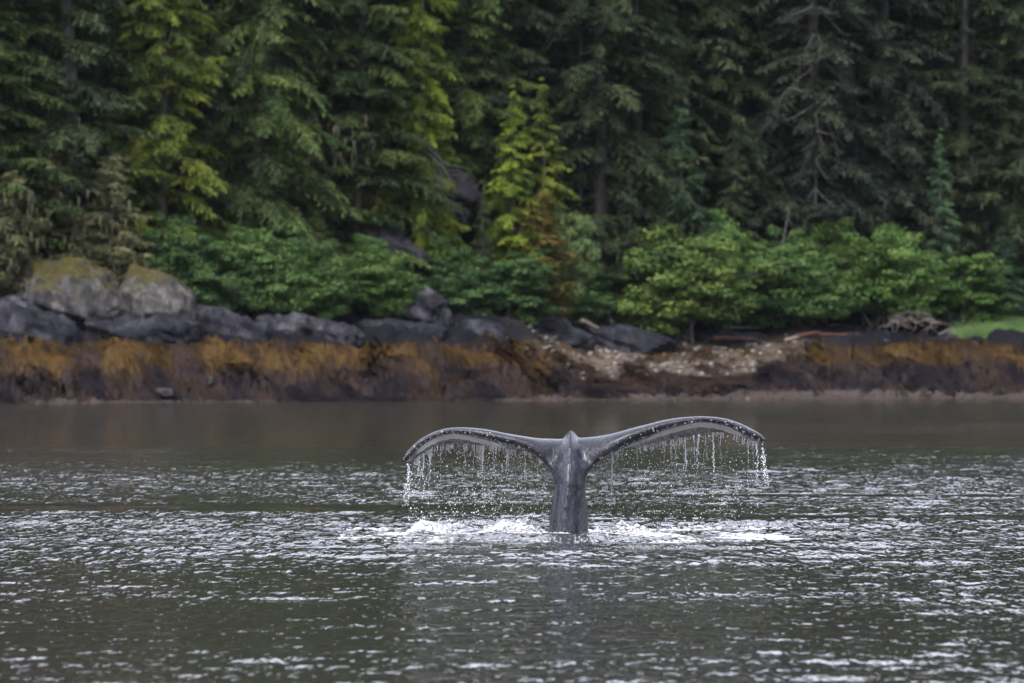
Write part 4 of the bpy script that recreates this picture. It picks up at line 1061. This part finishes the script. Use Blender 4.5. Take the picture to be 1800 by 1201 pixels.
# ------------------------------------------------------------------ driftwood
YR = Ysh(1605, 11.6); zr = wz(588, YR)
root = empty('driftwood_root', (wx(1605, YR), YR, zr)); tag(root, 'bleached upturned root mass lying under the right alders', 'driftwood')
limb(root, [(wx(1592, YR), YR + 1.8, zr + .75), (wx(1600, YR), YR + .7, zr + .8), (wx(1606, YR), YR, zr + .75)], 0.28, name='stump', n=9, mat='bark')
rg = np.random.default_rng(19)
for k in range(58):
    px = rg.uniform(1562, 1648); e_ = 1 - ((px - 1604) / 48) ** 2
    top = 0.30 + 0.95 * max(0.15, e_) * rg.uniform(0.4, 1.0)
    a = rg.normal(0, 1.1)
    c = np.array([wx(px, YR), YR + rg.uniform(-.5, .35), zr + top])
    ln = rg.uniform(0.5, 1.25)
    dirv = np.array([math.sin(a), rg.uniform(-.35, .1), -abs(math.cos(a)) * rg.uniform(0.1, 1.0)])
    tip = c + ln * dirv; tip[2] = max(tip[2], zr - 0.05)
    mid = (c + tip) / 2 + rg.normal(0, .10, 3)
    limb(root, [c + np.array([rg.normal(0, .12), 0.1, rg.uniform(0, .15)]), c, mid, tip], rg.uniform(0.02, 0.05), name='root', n=5, mat='driftwood')
def log(px0, py0, px1, py1, d, r, mat, label, cat='log'):
    Ya, Yb = Ysh(px0, d), Ysh(px1, d)
    p0, p1 = np.array([wx(px0, Ya), Ya, wz(py0, Ya)]), np.array([wx(px1, Yb), Yb, wz(py1, Yb)])
    for p in (p0, p1): p[2] = max(p[2], float(shore_z(p[0], p[1])) + 0.7 * r)
    t = np.linspace(0, 1, 9)[:, None]; P = p0 + (p1 - p0) * t
    P += 0.05 * np.stack([fbm(t[:, 0] * 3 + px0, 0.5), fbm(t[:, 0] * 3, px0), fbm(t[:, 0] * 3, 2 + px0)], -1)
    R = r * (1 - 0.35 * t[:, 0]) * (1 + 0.15 * fbm(t[:, 0] * 6, px0 * 1.0)); R = np.concatenate([[R[0] * .1], R, [R[-1] * .1]]); P = np.concatenate([P[:1], P, P[-1:] + (P[-1:] - P[-2:-1]) * .02])
    P[0] -= (P[2] - P[1]) * .02
    v, f = tube_arrays(P, R, 9); c = P.mean(0)
    o = obj('driftwood_log', mesh_np('driftwood_log', v - c, f), M[mat]); o.location = c; tag(o, label, cat, 'driftwood on the beach')
log(1022, 563, 1052, 577, 12.2, 0.11, 'paledrift', 'pale broken log slanting over the dark rock below the bare snag')
log(1398, 592, 1440, 584, 11.0, 0.10, 'redwood', 'short red brown log tilted up, left of the long one')
log(1430, 588, 1528, 589, 11.2, 0.10, 'redwood', 'long red brown log on the dark shelf')
log(1380, 598, 1404, 594, 10.6, 0.12, 'paledrift', 'stubby cream log end on the upper beach')
log(1255, 593, 1330, 597, 12.2, 0.08, 'redwood', 'thin rusty log above the middle of the stony beach')
log(1200, 592, 1216, 598, 13.2, 0.09, 'redwood', 'small red wood chunk left of the thin rusty log')
log(1270, 575, 1335, 577, 14.5, 0.05, 'driftwood', 'thin grey pole in the shade under the yellow green alder')
log(1430, 580, 1480, 578, 14.2, 0.05, 'driftwood', 'thin grey pole in the shade above the red logs')
log(1650, 588, 1676, 576, 11.4, 0.05, 'driftwood', 'thin grey stick leaning right of the root mass')
YS = Ysh(1072, 13.8)
sn = empty('bare_snag', (wx(1074, YS), YS, wz(572, YS))); tag(sn, 'small bare forked snag beside the pale broken log', 'snag')
limb_px(sn, [(1076, 572), (1070, 555), (1066, 545)], YS, 0.10, name='trunk', mat='deadwood'); limb_px(sn, [(1070, 552), (1080, 540), (1086, 526)], YS, 0.05)

# grass bank at the right edge
rg = np.random.default_rng(23); acc = Acc()
n_ = 9000
px = rg.uniform(1672, 1860, n_); d = rg.uniform(11.2, 14.6, n_)
xg = (px - 900) / F * 335.0; Yg = shore_y(xg) + d
xg = (px - 900) / F * Yg; Yg = shore_y(xg) + d
zg = np.maximum(shore_z(xg, Yg), wz(590, 340) + (d - 11.2) * 0.26 * sstep(1672, 1720, px) )
hh = rg.uniform(0.18, 0.42, n_); w = rg.uniform(0.015, 0.03, n_); lx, ly = rg.normal(0, .12, n_), rg.normal(0, .12, n_)
V = np.stack([np.stack([xg - w, Yg, zg - .15], -1), np.stack([xg + w, Yg + .01, zg - .15], -1), np.stack([xg + lx, Yg + ly, zg + hh], -1)], 1)
o = obj('grass', mesh_np('grass', V.reshape(-1, 3), np.arange(n_ * 3).reshape(-1, 3), False, {'tint': np.repeat(rg.random(n_), 3)}), M['grass'])
tag(o, 'pale green grass bank at the right edge under the dark conifers', 'grass', kind='stuff')

# thin sea air between the camera and the wood
hb = bmesh.new(); bmesh.ops.create_cube(hb, size=1.0)
hme = bpy.data.meshes.new('haze'); hb.to_mesh(hme); hb.free()
hz = obj('haze', hme); hz.scale = (4200, 3400, 96); hz.location = (0, 100, 36); tag(hz, 'thin bluish sea haze in front of the forest', 'haze', kind='stuff')
hm = bpy.data.materials.new('haze'); hm.use_nodes = True; hn = hm.node_tree.nodes; hl = hm.node_tree.links
hn.remove(hn['Principled BSDF'])
pv = hn.new('ShaderNodeVolumePrincipled'); pv.inputs['Color'].default_value = (0.72, 0.84, 1.0, 1); pv.inputs['Density'].default_value = 0.000016; pv.inputs['Anisotropy'].default_value = 0.0
hl.new(pv.outputs[0], hn['Material Output'].inputs['Volume']); hme.materials.append(hm)
